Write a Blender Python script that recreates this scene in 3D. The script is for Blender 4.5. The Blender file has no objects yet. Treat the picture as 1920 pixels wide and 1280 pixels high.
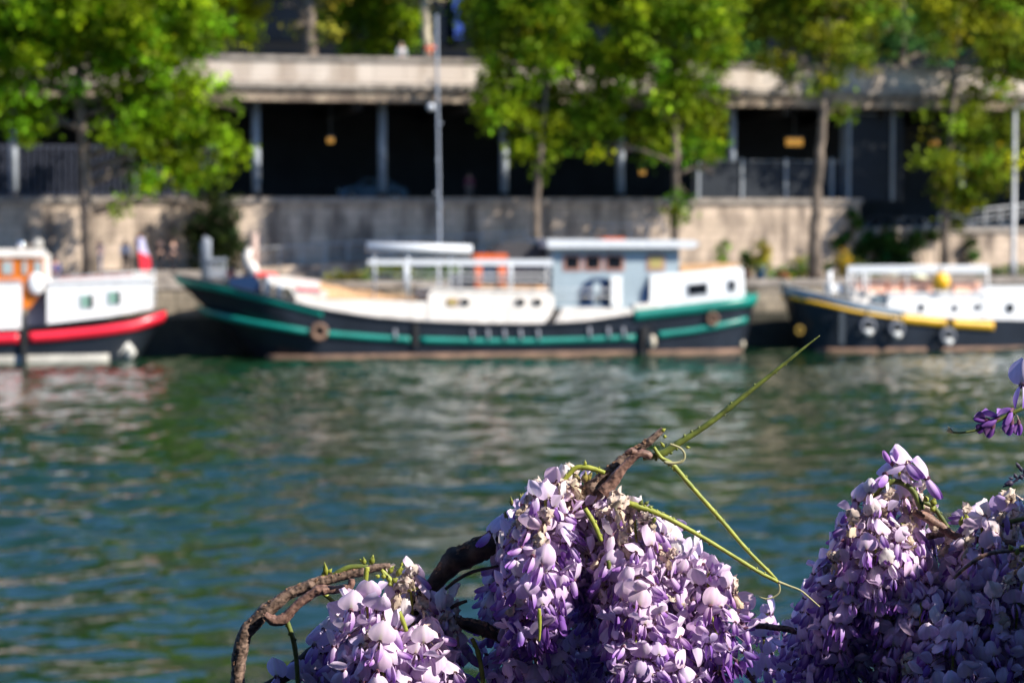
import bpy, math, random
import numpy as np
from mathutils import Vector, Matrix, noise as mnoise

# ---------------------------------------------------------------- scene, camera, light
scene = bpy.context.scene
COL = scene.collection
F = 3960.0                      # focal length in photograph pixels (1920 wide)
CAMH = 7.0
PITCH = math.atan(227 / F)
cam_d = bpy.data.cameras.new("camera"); cam = bpy.data.objects.new("camera", cam_d); COL.objects.link(cam)
cam.location = (0, 0, CAMH); cam.rotation_euler = (math.pi / 2 - PITCH, 0, 0)
cam_d.sensor_width = 36; cam_d.lens = F / 1920 * 36
cam_d.clip_start = 0.1; cam_d.clip_end = 6000
cam_d.dof.use_dof = True; cam_d.dof.focus_distance = 2.0; cam_d.dof.aperture_fstop = 8.8
cam_d.dof.aperture_blades = 9
scene.camera = cam

SUN_AZ, SUN_EL = math.radians(63), math.radians(38)   # azimuth measured from behind the camera towards +X
SUNV = Vector((math.sin(SUN_AZ) * math.cos(SUN_EL), -math.cos(SUN_AZ) * math.cos(SUN_EL), math.sin(SUN_EL)))
sl = bpy.data.lights.new("sun", 'SUN'); so = bpy.data.objects.new("sun", sl); COL.objects.link(so)
sl.energy = 5.0; sl.angle = math.radians(0.5); sl.color = (1.0, 0.93, 0.82)
so.rotation_euler = SUNV.to_track_quat('Z', 'Y').to_euler(); so.location = (20, -20, 40)
w = bpy.data.worlds.new("World"); scene.world = w; w.use_nodes = True
nt = w.node_tree; nt.nodes.clear()
sky = nt.nodes.new('ShaderNodeTexSky'); sky.sky_type = 'NISHITA'; sky.sun_disc = False
sky.sun_elevation = SUN_EL; sky.sun_rotation = math.atan2(SUNV.x, SUNV.y)
sky.air_density = 1.0; sky.dust_density = 0.1; sky.ozone_density = 10.0
bg = nt.nodes.new('ShaderNodeBackground'); bg.inputs[1].default_value = 0.12
wo = nt.nodes.new('ShaderNodeOutputWorld')
nt.links.new(sky.outputs[0], bg.inputs[0]); nt.links.new(bg.outputs[0], wo.inputs[0])
scene.view_settings.view_transform = 'Standard'; scene.view_settings.look = 'None'
scene.view_settings.exposure = 0.76; scene.view_settings.gamma = 1
scene.cycles.use_denoising = True
scene.cycles.max_bounces = 8; scene.cycles.transparent_max_bounces = 8
scene.cycles.sample_clamp_indirect = 8

# ---------------------------------------------------------------- frames and projections
QA = math.atan(0.2265)
MQ = Matrix.Translation((0, 108.3, 0)) @ Matrix.Rotation(QA, 4, 'Z')     # quay frame: s along, t back, z up
MQI = MQ.inverted()
I4 = Matrix.Identity(4)
def ray(px, py):
    xn, yn = (px - 960) / F, (640 - py) / F
    return Vector((xn, math.cos(PITCH) + yn * math.sin(PITCH), -math.sin(PITCH) + yn * math.cos(PITCH)))
def at(px, py, Y):
    d = ray(px, py); return Vector((0, 0, CAMH)) + d * (Y / d.y)
QN = Vector((-math.sin(QA), math.cos(QA), 0)); QO = Vector((0, 108.3, 0))
def S(px, py, t):
    d = ray(px, py); C = Vector((0, 0, CAMH))
    k = (t - (C - QO).dot(QN)) / d.dot(QN)
    p = MQI @ (C + d * k); return p.x, p.z
def Sv(px, py, t):
    s, z = S(px, py, t); return (s, t, z)
def pxm(t, px=960):            # photograph pixels per metre at depth t
    return abs(S(px + 100, 500, t)[0] - S(px, 500, t)[0]) / 100

# ---------------------------------------------------------------- materials
MATS = {}
def mat(name, c, rough=0.6, var=0.0, vscale=3.0, bump=0.0, bscale=20.0, metal=0.0, transl=0.0, attr=None,
        spec=0.5, stretch=(1, 1, 1), c2=None, emit=0.0, detail=4, coat=0.0):
    if name in MATS: return MATS[name]
    m = bpy.data.materials.new(name); m.use_nodes = True; n = m.node_tree.nodes; l = m.node_tree.links
    b = n['Principled BSDF']; b.inputs['Roughness'].default_value = rough; b.inputs['Metallic'].default_value = metal
    b.inputs['Specular IOR Level'].default_value = spec; b.inputs['Coat Weight'].default_value = coat
    base = None
    if attr:
        a = n.new('ShaderNodeAttribute'); a.attribute_name = attr; base = a.outputs['Color']
    if var > 0 or c2 or bump > 0:
        tc = n.new('ShaderNodeTexCoord'); mp = n.new('ShaderNodeMapping'); mp.inputs['Scale'].default_value = stretch
        l.new(tc.outputs['Object'], mp.inputs['Vector'])
    if (var > 0 or c2) and not attr:
        nz = n.new('ShaderNodeTexNoise'); nz.inputs['Scale'].default_value = vscale; nz.inputs['Detail'].default_value = detail
        l.new(mp.outputs[0], nz.inputs['Vector'])
        r = n.new('ShaderNodeValToRGB'); l.new(nz.outputs['Fac'], r.inputs[0])
        r.color_ramp.elements[0].position = 0.35; r.color_ramp.elements[1].position = 0.65
        lo = c2 if c2 else tuple(x * (1 - var) for x in c); hi = c if c2 else tuple(min(1, x * (1 + var)) for x in c)
        r.color_ramp.elements[0].color = (*lo, 1); r.color_ramp.elements[1].color = (*hi, 1)
        base = r.outputs[0]
    if base is not None: l.new(base, b.inputs['Base Color'])
    else: b.inputs['Base Color'].default_value = (*c, 1)
    if bump > 0:
        nb = n.new('ShaderNodeTexNoise'); nb.inputs['Scale'].default_value = bscale; nb.inputs['Detail'].default_value = 6
        l.new(mp.outputs[0], nb.inputs['Vector'])
        bp = n.new('ShaderNodeBump'); bp.inputs['Strength'].default_value = bump; bp.inputs['Distance'].default_value = 0.3 / bscale
        l.new(nb.outputs['Fac'], bp.inputs['Height']); l.new(bp.outputs[0], b.inputs['Normal'])
    if emit > 0:
        b.inputs['Emission Color'].default_value = (*c, 1); b.inputs['Emission Strength'].default_value = emit
    if transl > 0:
        tr = n.new('ShaderNodeBsdfTranslucent'); mx = n.new('ShaderNodeMixShader'); mx.inputs[0].default_value = transl
        if base is not None: l.new(base, tr.inputs[0])
        else: tr.inputs[0].default_value = (*c, 1)
        out = n['Material Output']
        l.new(b.outputs[0], mx.inputs[1]); l.new(tr.outputs[0], mx.inputs[2]); l.new(mx.outputs[0], out.inputs[0])
    MATS[name] = m; return m

# ---------------------------------------------------------------- object helpers
def props(o, label=None, cat=None, group=None, kind=None):
    if label: o['label'] = label
    if cat: o['category'] = cat
    if group: o['group'] = group
    if kind: o['kind'] = kind
    return o
class Th:
    """a thing: an Empty at its base; parts are given in frame coordinates and shifted to the base"""
    def __init__(s, name, label, cat, base, frame=MQ, group=None):
        s.o = bpy.data.objects.new(name, None); COL.objects.link(s.o); s.o.empty_display_size = 0.3
        s.base = Vector(base); s.o.matrix_world = frame @ Matrix.Translation(s.base)
        props(s.o, label, cat, group)
def new_mesh(name, verts, faces, mt, smooth=False, cols=None):
    me = bpy.data.meshes.new(name); me.from_pydata(verts, [], faces); me.materials.append(mt)
    if smooth: me.polygons.foreach_set('use_smooth', np.ones(len(me.polygons), bool))
    if cols is not None:
        ca = me.color_attributes.new('Col', 'FLOAT_COLOR', 'POINT')
        a = np.ones((len(verts), 4), np.float32); a[:, :3] = cols; ca.data.foreach_set('color', a.ravel())
    me.update(); return me
def bld(mb, name, mt, parent=None, smooth=None, label=None):
    """parent: Th (part), or (Th, obj) (sub-part)"""
    th, po = (parent if isinstance(parent, tuple) else (parent, parent.o))
    v = [tuple(Vector(p) - th.base) for p in mb.v]
    o = bpy.data.objects.new(name, new_mesh(name, v, mb.f, mt, mb.smooth if smooth is None else smooth))
    COL.objects.link(o); o.parent = po
    if label: o['label'] = label
    return o
def solo(mb, name, mt, base, label=None, cat=None, group=None, kind=None, frame=MQ, smooth=None):
    b = Vector(base); v = [tuple(Vector(p) - b) for p in mb.v]
    o = bpy.data.objects.new(name, new_mesh(name, v, mb.f, mt, mb.smooth if smooth is None else smooth))
    COL.objects.link(o); o.matrix_world = frame @ Matrix.Translation(b)
    return props(o, label, cat, group, kind)

class MB:
    def __init__(s, smooth=False): s.v = []; s.f = []; s.smooth = smooth
    def add(s, v, f):
        k = len(s.v); s.v += [tuple(p) for p in v]; s.f += [tuple(i + k for i in q) for q in f]; return s
    def box(s, x0, x1, y0, y1, z0, z1):
        return s.add([(x, y, z) for x in (x0, x1) for y in (y0, y1) for z in (z0, z1)],
                     [(0, 1, 3, 2), (4, 6, 7, 5), (0, 4, 5, 1), (2, 3, 7, 6), (0, 2, 6, 4), (1, 5, 7, 3)])
    def prism(s, pts, t0, t1):
        """outline in (s, z) extruded from t0 to t1"""
        n = len(pts); v = [(p[0], t0, p[1]) for p in pts] + [(p[0], t1, p[1]) for p in pts]
        f = [tuple(range(n)), tuple(range(2 * n - 1, n - 1, -1))] + [(i, n + i, n + (i + 1) % n, (i + 1) % n) for i in range(n)]
        return s.add(v, f)
    def pp(s, pxpts, t0, t1):
        return s.prism([S(x, y, t0) for x, y in pxpts], t0, t1)
    def rp(s, x0, x1, y0, y1, t0, t1):
        """front rectangle given in picture units at depth t0, extruded to t1"""
        a = S(x0, y0, t0); b = S(x1, y1, t0); return s.box(min(a[0], b[0]), max(a[0], b[0]), min(t0, t1), max(t0, t1), min(a[1], b[1]), max(a[1], b[1]))
    def tube(s, pts, radii, n=8, cap=True):
        pts = [Vector(p) for p in pts]
        if not hasattr(radii, '__len__'): radii = [radii] * len(pts)
        up = Vector((0.13, 0.2, 0.97)); rings = []
        for i, p in enumerate(pts):
            d = (pts[min(i + 1, len(pts) - 1)] - pts[max(i - 1, 0)]).normalized()
            a = d.cross(up)
            if a.length < 0.15: a = d.cross(Vector((1, 0, 0)))
            a.normalize(); b = d.cross(a)
            rings.append([p + (a * math.cos(2 * math.pi * k / n) + b * math.sin(2 * math.pi * k / n)) * radii[i] for k in range(n)])
        v = [q for r in rings for q in r]; f = []
        for i in range(len(pts) - 1):
            for k in range(n):
                f.append((i * n + k, i * n + (k + 1) % n, (i + 1) * n + (k + 1) % n, (i + 1) * n + k))
        if cap: f += [tuple(range(n - 1, -1, -1)), tuple((len(pts) - 1) * n + k for k in range(n))]
        return s.add(v, f)
    def ball(s, c, r, nu=12, nv=8):
        rx, ry, rz = r if hasattr(r, '__len__') else (r, r, r)
        v = [(c[0], c[1], c[2] + rz)]
        for j in range(1, nv):
            a = math.pi * j / nv
            for k in range(nu):
                b = 2 * math.pi * k / nu
                v.append((c[0] + rx * math.sin(a) * math.cos(b), c[1] + ry * math.sin(a) * math.sin(b), c[2] + rz * math.cos(a)))
        v.append((c[0], c[1], c[2] - rz)); f = []
        for k in range(nu):
            f.append((0, 1 + k, 1 + (k + 1) % nu)); e = len(v) - 1; q = 1 + (nv - 2) * nu
            f.append((e, q + (k + 1) % nu, q + k))
        for j in range(nv - 2):
            for k in range(nu):
                q = 1 + j * nu
                f.append((q + k, q + nu + k, q + nu + (k + 1) % nu, q + (k + 1) % nu))
        return s.add(v, f)
    def torus(s, c, R, r, axis='y', n=18, m=8):
        v = []; f = []
        for i in range(n):
            a = 2 * math.pi * i / n
            for j in range(m):
                b = 2 * math.pi * j / m; q = R + r * math.cos(b); x, y, z = q * math.cos(a), r * math.sin(b), q * math.sin(a)
                if axis == 'z': y, z = z, y
                v.append((c[0] + x, c[1] + y, c[2] + z))
                f.append((i * m + j, ((i + 1) % n) * m + j, ((i + 1) % n) * m + (j + 1) % m, i * m + (j + 1) % m))
        return s.add(v, f)
def vcopy(o, parent, loc=None):
    c = o.copy(); COL.objects.link(c); c.parent = parent
    if loc is not None: c.location = loc
    return c
def copy_tree(o, parent=None):
    c = o.copy(); COL.objects.link(c)
    if parent: c.parent = parent
    for ch in [x for x in CHILD.get(o.name, [])]: copy_tree(ch, c)
    return c
CHILD = {}
def index_children():
    CHILD.clear()
    for o in bpy.data.objects:
        if o.parent: CHILD.setdefault(o.parent.name, []).append(o)
# ================================================================ SETTING
rng = np.random.default_rng(7)
def wavy(X, Y, seed=3):
    r = np.random.default_rng(seed); h = np.zeros_like(X)
    for i in range(46):
        lam = 0.42 * (1.085 ** i) * r.uniform(0.9, 1.1)          # 0.4 m .. 17 m
        ang = r.normal(math.pi / 2 + 0.2, 0.55); k = 2 * math.pi / lam
        amp = WAVE * lam ** 0.95 * (min(1.0, (lam / 0.6) ** 1.3) if lam < 3 else (3 / lam) ** 1.1)
        ph = r.uniform(0, 6.28)
        wx = 0.8 * np.sin(0.11 * X * r.uniform(.6, 1.4) + 0.07 * Y + ph)
        if lam < 2.2: amp = amp * (1.25 if lam < 1.5 else 1.0) * (0.95 + 0.55 * np.sin(0.31 * X + 0.11 * Y + 0.7 * i) * np.sin(0.23 * Y - 0.13 * X + 0.4 * i))
        h += amp * np.sin(k * (X * math.cos(ang) + Y * math.sin(ang)) + ph + wx)
    mod = 0.75 + 0.35 * np.sin(0.13 * X + 0.05 * Y + 1) * np.sin(0.09 * Y - 0.04 * X + 2)
    return h * mod
WAVE = 0.0080
xs = np.concatenate([[-2500, -400, -90], np.arange(-44, 44.01, 0.16), [90, 400, 2500]])
ys = np.concatenate([[-300, -40, 2], np.arange(14, 60, 0.13), np.arange(60, 128, 0.2), [150, 200]])
X, Y = np.meshgrid(xs, ys); H = wavy(X, Y)
fade = np.clip((44.2 - np.abs(X)) / 3, 0, 1) * np.clip((Y - 13.8) / 3, 0, 1) * np.clip((127.5 - Y) / 3, 0, 1)
H = H * fade
nx, ny = len(xs), len(ys)
V = np.stack([X, Y, H], -1).reshape(-1, 3)
idx = np.arange(nx * ny).reshape(ny, nx)
Fq = np.stack([idx[:-1, :-1], idx[:-1, 1:], idx[1:, 1:], idx[1:, :-1]], -1).reshape(-1, 4)
me = bpy.data.meshes.new('water'); me.vertices.add(len(V)); me.vertices.foreach_set('co', V.ravel())
me.loops.add(Fq.size); me.loops.foreach_set('vertex_index', Fq.ravel())
me.polygons.add(len(Fq)); me.polygons.foreach_set('loop_start', np.arange(0, Fq.size, 4))
me.polygons.foreach_set('use_smooth', np.ones(len(Fq), bool)); me.update(calc_edges=True); me.validate()
mw = bpy.data.materials.new('river water'); mw.use_nodes = True
n = mw.node_tree.nodes; l = mw.node_tree.links; b = n['Principled BSDF']
b.inputs['Base Color'].default_value = (0.006, 0.026, 0.009, 1); b.inputs['Roughness'].default_value = 0.05
b.inputs['IOR'].default_value = 1.5
tc = n.new('ShaderNodeTexCoord'); nz = n.new('ShaderNodeTexNoise'); nz.inputs['Scale'].default_value = 3.0; nz.inputs['Detail'].default_value = 3
bp = n.new('ShaderNodeBump'); bp.inputs['Strength'].default_value = 0.35; bp.inputs['Distance'].default_value = 0.05
l.new(tc.outputs['Object'], nz.inputs['Vector']); l.new(nz.outputs['Fac'], bp.inputs['Height']); l.new(bp.outputs[0], b.inputs['Normal'])
me.materials.append(mw)
o = bpy.data.objects.new('water', me); COL.objects.link(o); o['kind'] = 'structure'

# stone
def stone_mat(name, c1, c2, bw, bh, mortar=0.02, dark=(0.09, 0.075, 0.06)):
    m = bpy.data.materials.new(name); m.use_nodes = True; n = m.node_tree.nodes; l = m.node_tree.links; b = n['Principled BSDF']
    b.inputs['Roughness'].default_value = 0.9
    tc = n.new('ShaderNodeTexCoord'); sep = n.new('ShaderNodeSeparateXYZ'); cb = n.new('ShaderNodeCombineXYZ')
    l.new(tc.outputs['Object'], sep.inputs[0]); l.new(sep.outputs[0], cb.inputs[0]); l.new(sep.outputs[2], cb.inputs[1])
    br = n.new('ShaderNodeTexBrick'); br.inputs['Scale'].default_value = 1; br.inputs['Brick Width'].default_value = bw
    br.inputs['Row Height'].default_value = bh; br.inputs['Mortar Size'].default_value = mortar
    br.inputs['Color1'].default_value = (*c1, 1); br.inputs['Color2'].default_value = (*c2, 1); br.inputs['Mortar'].default_value = (*[x * .5 for x in c2], 1)
    l.new(cb.outputs[0], br.inputs['Vector'])
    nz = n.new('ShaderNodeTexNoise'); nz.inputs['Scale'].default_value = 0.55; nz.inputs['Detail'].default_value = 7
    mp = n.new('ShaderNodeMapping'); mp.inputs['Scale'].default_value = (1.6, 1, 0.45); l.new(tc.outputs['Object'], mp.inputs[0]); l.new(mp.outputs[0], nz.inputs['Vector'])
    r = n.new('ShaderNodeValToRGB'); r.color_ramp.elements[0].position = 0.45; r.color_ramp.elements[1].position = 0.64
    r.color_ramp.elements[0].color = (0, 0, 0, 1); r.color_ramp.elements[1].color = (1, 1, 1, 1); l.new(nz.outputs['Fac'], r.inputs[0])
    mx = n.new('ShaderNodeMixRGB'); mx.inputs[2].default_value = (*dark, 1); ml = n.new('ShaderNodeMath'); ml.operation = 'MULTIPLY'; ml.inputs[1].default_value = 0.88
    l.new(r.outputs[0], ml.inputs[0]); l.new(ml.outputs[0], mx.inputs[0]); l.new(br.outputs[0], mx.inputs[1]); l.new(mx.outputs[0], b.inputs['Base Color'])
    bp = n.new('ShaderNodeBump'); bp.inputs['Strength'].default_value = 0.6; bp.inputs['Distance'].default_value = 0.03
    l.new(br.outputs['Fac'], bp.inputs['Height']); l.new(bp.outputs[0], b.inputs['Normal']); bp.invert = True
    return m
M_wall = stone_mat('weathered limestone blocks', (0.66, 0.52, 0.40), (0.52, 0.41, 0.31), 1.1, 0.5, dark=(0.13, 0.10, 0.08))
M_quay = stone_mat('rough quay masonry', (0.36, 0.30, 0.22), (0.25, 0.21, 0.16), 0.9, 0.45, 0.03, (0.06, 0.055, 0.04))
M_para = stone_mat('pale parapet stone', (0.63, 0.55, 0.47), (0.56, 0.48, 0.41), 1.8, 1.75, 0.02, (0.36, 0.29, 0.23))
M_corn = stone_mat('weathered cornice stone', (0.46, 0.37, 0.27), (0.30, 0.23, 0.17), 0.8, 0.5, 0.04, (0.12, 0.09, 0.07))
M_cop = mat('grey coping stone', (0.30, 0.26, 0.22), 0.9, 0.3, 2)
M_ground = mat('dusty quay cobbles', (0.20, 0.17, 0.14), 0.95, 0.3, 1.5, 0.5, 8)
M_asph = mat('asphalt', (0.05, 0.05, 0.052), 0.9, 0.2, 4)
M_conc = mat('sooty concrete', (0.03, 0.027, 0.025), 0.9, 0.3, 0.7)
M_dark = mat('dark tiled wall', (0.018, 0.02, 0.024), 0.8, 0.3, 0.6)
M_col = mat('white painted concrete', (0.36, 0.40, 0.45), 0.6, 0.12, 2)
M_metal = mat('grey painted metal', (0.32, 0.35, 0.38), 0.45, 0.1, 5)
M_white = mat('white gloss paint', (0.80, 0.80, 0.78), 0.3, 0.04, 1.5)

QZ = 3.7
s_l, s_r = -320, 320
WR = S(1612, 380, 16)[0]           # where the tall embankment wall stops
solo(MB().box(s_l, s_r, 6.0, 6.6, 1.9, QZ - 0.3), 'quay_wall', M_quay, (0, 6.3, 2), kind='structure')
M_wet_shade = mat('wet algae stone with painted shade', (0.030, 0.028, 0.018), 0.6, 0.4, 1.5, 0.6, 6)  # wet lower stone, made darker still with barge shade put into the colour
solo(MB().box(s_l, s_r, 5.97, 6.6, -3, 1.9), 'quay_wall', M_wet_shade, (0, 6.3, 0), kind='structure')
solo(MB().box(s_l, s_r, 5.9, 6.9, QZ - 0.3, QZ), 'quay_kerb', M_cop, (0, 6.3, QZ), kind='structure')
solo(MB().box(s_l, s_r, 6.9, 19.2, -1, QZ - 0.02), 'quay', M_ground, (0, 12, QZ), kind='structure')
solo(MB().box(S(-400, 500, 10)[0], S(455, 500, 10)[0], 9.8, 15.98, QZ - .1, 4.2), 'pavement', M_cop, (-24, 12, 4.2), kind='structure')
wall = Th('embankment_wall', 'high pale limestone embankment wall under the covered road, dappled with tree shade', 'wall', (-20, 16, QZ))
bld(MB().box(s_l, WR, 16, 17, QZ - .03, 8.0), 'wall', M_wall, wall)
bld(MB().box(s_l, WR + .15, 15.85, 17.1, 8.0, 8.32), 'coping', M_cop, wall)
wall2 = Th('ramp_wall', 'low stone wall of the ramp overgrown with ivy behind the yellow-striped boat', 'wall', (WR + 5, 16, QZ))
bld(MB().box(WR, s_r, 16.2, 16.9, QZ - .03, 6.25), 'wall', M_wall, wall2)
bld(MB().box(WR + .15, s_r, 16.05, 17.0, 6.25, 6.55), 'coping', M_cop, wall2)
solo(MB().box(WR, s_r, 16.95, 24, 4.6, 5.75), 'ramp', M_asph, (WR + 5, 20, 5.75), kind='structure')
solo(MB().box(s_l, WR, 17.1, 31, QZ, 8.15), 'road', M_asph, (0, 24, 8.15), kind='structure')
solo(MB().box(WR, s_r, 24, 31, QZ, 6.0), 'road', M_asph, (WR + 9, 27, 6.0), kind='structure')
# unseen near bank: terrace and tall wall added to cut sky fill on the flowers
solo(MB().box(-300, 300, -7, 1.1, -3, 5.45), 'near_quay_blocker', M_asph, (0, -3, 5.4), kind='structure', frame=I4)
solo(MB().box(-300, 300, -9, -7, -3, 21), 'near_wall_blocker', M_quay, (-50, -8, 5.4), kind='structure', frame=I4)
# covered road: deck, cornice, parapet, back wall, beams
gal = Th('road_gallery', 'long concrete gallery roofing the embankment road with pale stone parapet on top', 'gallery', (0, 16, 8.15))
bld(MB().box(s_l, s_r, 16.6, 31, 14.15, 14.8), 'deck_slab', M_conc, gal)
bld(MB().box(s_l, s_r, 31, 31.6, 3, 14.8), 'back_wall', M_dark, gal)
bld(MB().box(s_l, s_r, 16.35, 16.95, 13.86, 14.6), 'cornice', M_corn, gal)
bld(MB().box(s_l, s_r, 16.1, 17.0, 14.6, 14.95), 'ledge', M_cop, gal)
bld(MB().box(s_l, s_r, 16.45, 16.8, 14.95, 16.2), 'parapet', M_para, gal)
bld(MB().box(s_l, s_r, 16.32, 16.92, 16.2, 16.45), 'coping', M_cop, gal)
bm_ = MB()
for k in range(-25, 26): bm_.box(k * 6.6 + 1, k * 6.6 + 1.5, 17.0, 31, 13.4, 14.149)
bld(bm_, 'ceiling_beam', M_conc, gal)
for px_ in (-190, 25, 250, 480, 717, 945, 1163, 1372, 1583, 1800, 2010):
    s0, z0 = S(px_, 330, 18.7)
    zf = 8.15 if s0 < WR else 5.7
    c = bld(MB(True).tube([(s0, 18.7, zf + .01), (s0, 18.7, 14.2)], 0.26, 14), 'column', M_col, gal)
    bld(MB(True).tube([(s0, 18.7, zf + .02), (s0, 18.7, zf + .5)], 0.36, 14), 'column_base', M_conc, (gal, c))
# ceiling lamps that are lit
M_lamp = mat('warm lamp diffuser', (1.0, 0.50, 0.10), 0.5, emit=0.3)
for i, (px_, py_, sc_, lb) in enumerate([(620, 265, .35, 'dim amber lamp under the gallery ceiling left of the mast'),
                                     (1490, 266, 1, 'bright amber lamp under the gallery ceiling beside a tree trunk'),
                                     (1752, 269, .45, 'amber lamp under the gallery ceiling above the ramp'),
                                     (1205, 325, .3, 'small amber lamp deep in the gallery behind the central trees')]):
    s0, z0 = S(px_, py_, 24)
    th = Th('ceiling_lamp', lb, 'lamp', (s0, 24, z0), group='lit lamps in the gallery')
    bld(MB().box(s0 - .52 * sc_, s0 + .52 * sc_, 23.9, 24.2, z0 - .25 * sc_, z0 + .2), 'diffuser', M_lamp, th)
    bld(MB().box(s0 - .6 * sc_, s0 + .6 * sc_, 23.85, 24.3, z0 + .2, z0 + .32), 'housing', M_metal, th)
    bld(MB().tube([(s0, 24.05, z0 + .3), (s0, 24.05, 14.16)], .03, 6), 'rod', M_metal, th)
solo(MB().box(s_l, s_r, 17.0, 47, 14.8, 15.78), 'upper_street', M_asph, (0, 30, 15.78), kind='structure')
g = MB().box(-3000, 3000, 47, 4000, 2, 14.8); solo(g, 'ground', M_ground, (0, 60, 14.8), kind='structure')
# glass office buildings behind the trees
M_glass = mat('dark blue facade glass', (0.006, 0.010, 0.018), 0.4, 0.2, 0.4, spec=0.1)
M_frame = mat('dark facade metal', (0.008, 0.010, 0.014), 0.7, spec=0.1)
def building(s0, s1, t0, h, label, nb):
    th = Th('office_building', label, 'building', ((s0 + s1) / 2, t0, 14.86))
    bld(MB().box(s0, s1, t0, t0 + 16, 14.8, h), 'wall', M_frame, th)
    bld(MB().box(s0 - .3, s1 + .3, t0 - .3, t0 + 16.3, h, h + .8), 'roof', M_cop, th)
    wd = (s1 - s0) / nb
    for k in range(nb):
        for fl in range(2):
            z = 16.2 + fl * 3.6
            bld(MB().box(s0 + k * wd + .25, s0 + (k + 1) * wd - .25, t0 - .06, t0 + .02, z, z + 2.9), 'window', M_glass, th)
building(-75, -18.5, 49, 25, 'dark glass office block seen over the parapet beyond the street trees', 14)
building(-17.5, 16, 46, 24.5, 'navy glass building with a blue banner beyond the central trees', 8)
building(17, 75, 50, 25.5, 'blue grey glass building glimpsed through the right hand trees', 14)
s0, z0 = S(857, 35, 45.6)
bn = Th('banner', 'tall blue banner hanging on the facade beyond the parapet', 'banner', (s0, 45.6, 16))
M_blue = mat('blue banner cloth', (0.01, 0.05, 0.32), 0.7)
bld(MB().pp([(846, -60), (866, -60), (868, 72), (853, 72)], 45.5, 45.58), 'cloth', M_blue, bn)
bld(MB().tube([Sv(838, -62, 45.7), Sv(872, -62, 45.7)], .06, 8), 'rod', M_metal, bn)

# railing fence on the wall at left
M_bar = mat('blue grey steel bars', (0.07, 0.08, 0.12), 0.5)
a0, a1 = S(-60, 300, 16.4)[0], S(425, 300, 16.4)[0]
fn = Th('bar_fence', 'tall steel bar fence on top of the stone wall behind the big tree', 'fence', ((a0 + a1) / 2, 16.4, 8.32))
bld(MB().box(a0, a1, 16.37, 16.45, 8.42, 8.5), 'rail', M_bar, fn)
bld(MB().box(a0, a1, 16.37, 16.45, 11.1, 11.18), 'rail', M_bar, fn)
k = a0
bar0 = bld(MB().box(a0, a0 + .09, 16.3, 16.34, 8.33, 11.25), 'bar', M_bar, fn)
nb = int((a1 - a0) / .34)
for i in range(1, nb): vcopy(bar0, fn.o, (i * .34, 0, 0))
# screens of netting in the gallery at right
M_net = mat('grey blue netting', (0.022, 0.028, 0.038), 0.9, 0.15, 3)
def screen(x0, x1, y0, y1, t, posts, label):
    a = S(x0, y1, t); b_ = S(x1, y0, t)
    th = Th('mesh_screen', label, 'screen', ((a[0] + b_[0]) / 2, t, a[1]), group='netting screens closing the gallery')
    bld(MB().rp(x0, x1, y0 + 3, y1, t, t + .05), 'netting', M_net, th)
    bld(MB().rp(x0, x1, y0, y0 + 3, t - .05, t + .1), 'top_rail', M_metal, th)
    for p in posts: bld(MB().rp(p - 2, p + 2, y0 - 3, y1, t - .12, t - .01), 'post', M_metal, th)
screen(1300, 1578, 300, 378, 18.2, (1310, 1392, 1474, 1560), 'low netting screen on the wall above the bare stone, tree trunk in front')
screen(1588, 1692, 212, 376, 18.0, (1592, 1674), 'tall netting screen reaching the gallery ceiling at the wall end')

# ---- ramp handrails
M_rail = mat('galvanised rail', (0.42, 0.43, 0.44), 0.4, 0.1, 5)
def railing(p0, p1, h, t, n, label, mt=M_rail, mid=2, r=.05, gr=None):
    a = Vector(Sv(*p0, t)); b_ = Vector(Sv(*p1, t)); D = Vector((0, 0, -1))
    th = Th('railing', label, 'railing', tuple((a + b_) / 2 + D * h), group=gr)
    bld(MB().tube([a, b_], r, 6), 'handrail', mt, th)
    for m in range(mid): bld(MB().tube([a + D * h * (m + 1) / (mid + 1), b_ + D * h * (m + 1) / (mid + 1)], r * .5, 6), 'rail', mt, th)
    for i in range(n + 1):
        q = a.lerp(b_, i / n); bld(MB().tube([q, q + D * h], r * .9, 6), 'post', mt, th)
    return th
railing((480, 466), (985, 435), 1.2, 15.2, 12, 'long sloping handrail climbing along the shaded embankment wall', gr='handrails on the quay')
railing((1110, 421), (1250, 424), 1.1, 15.3, 4, 'short level handrail on the wall right of the barge wheelhouse', gr='handrails on the quay')
railing((1760, 402), (1990, 376), .95, 16.6, 8, 'pale guard rail above the ramp wall near the lamp post', gr='handrails on the quay', r=.07)
# solid ramp under the long handrail
a = S(470, 500, 14.4); b_ = S(1000, 470, 14.4)
solo(MB().prism([(a[0], QZ - .01), (b_[0], QZ - .01), (b_[0], b_[1]), (a[0], a[1] - .1)], 14.4, 15.9), 'access_ramp', M_wall, (b_[0], 15, QZ),
     'stone access ramp rising along the embankment wall behind the green barge', 'ramp')
# lamp post right
s0, z0 = S(1899, 525, 11)
lp = Th('lamp_post', 'slim grey lamp post on the quay at the right edge behind the white cabin', 'lamp post', (s0, 11, QZ))
bld(MB(True).tube([(s0, 11, QZ), (s0, 11, QZ + .9), (s0, 11, QZ + 1), (s0, 11, 13.4)], [.22, .2, .14, .1], 10), 'pole', M_rail, lp)
hd = bld(MB(True).tube([(s0, 11, 13.4), (s0, 11, 13.55), (s0, 10.6, 13.7), (s0, 10.1, 13.72)], [.1, .1, .09, .07], 8), 'arm', M_rail, lp)
bld(MB(True).ball((s0, 9.9, 13.66), (.18, .38, .1)), 'lamp_head', M_rail, lp)
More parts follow.
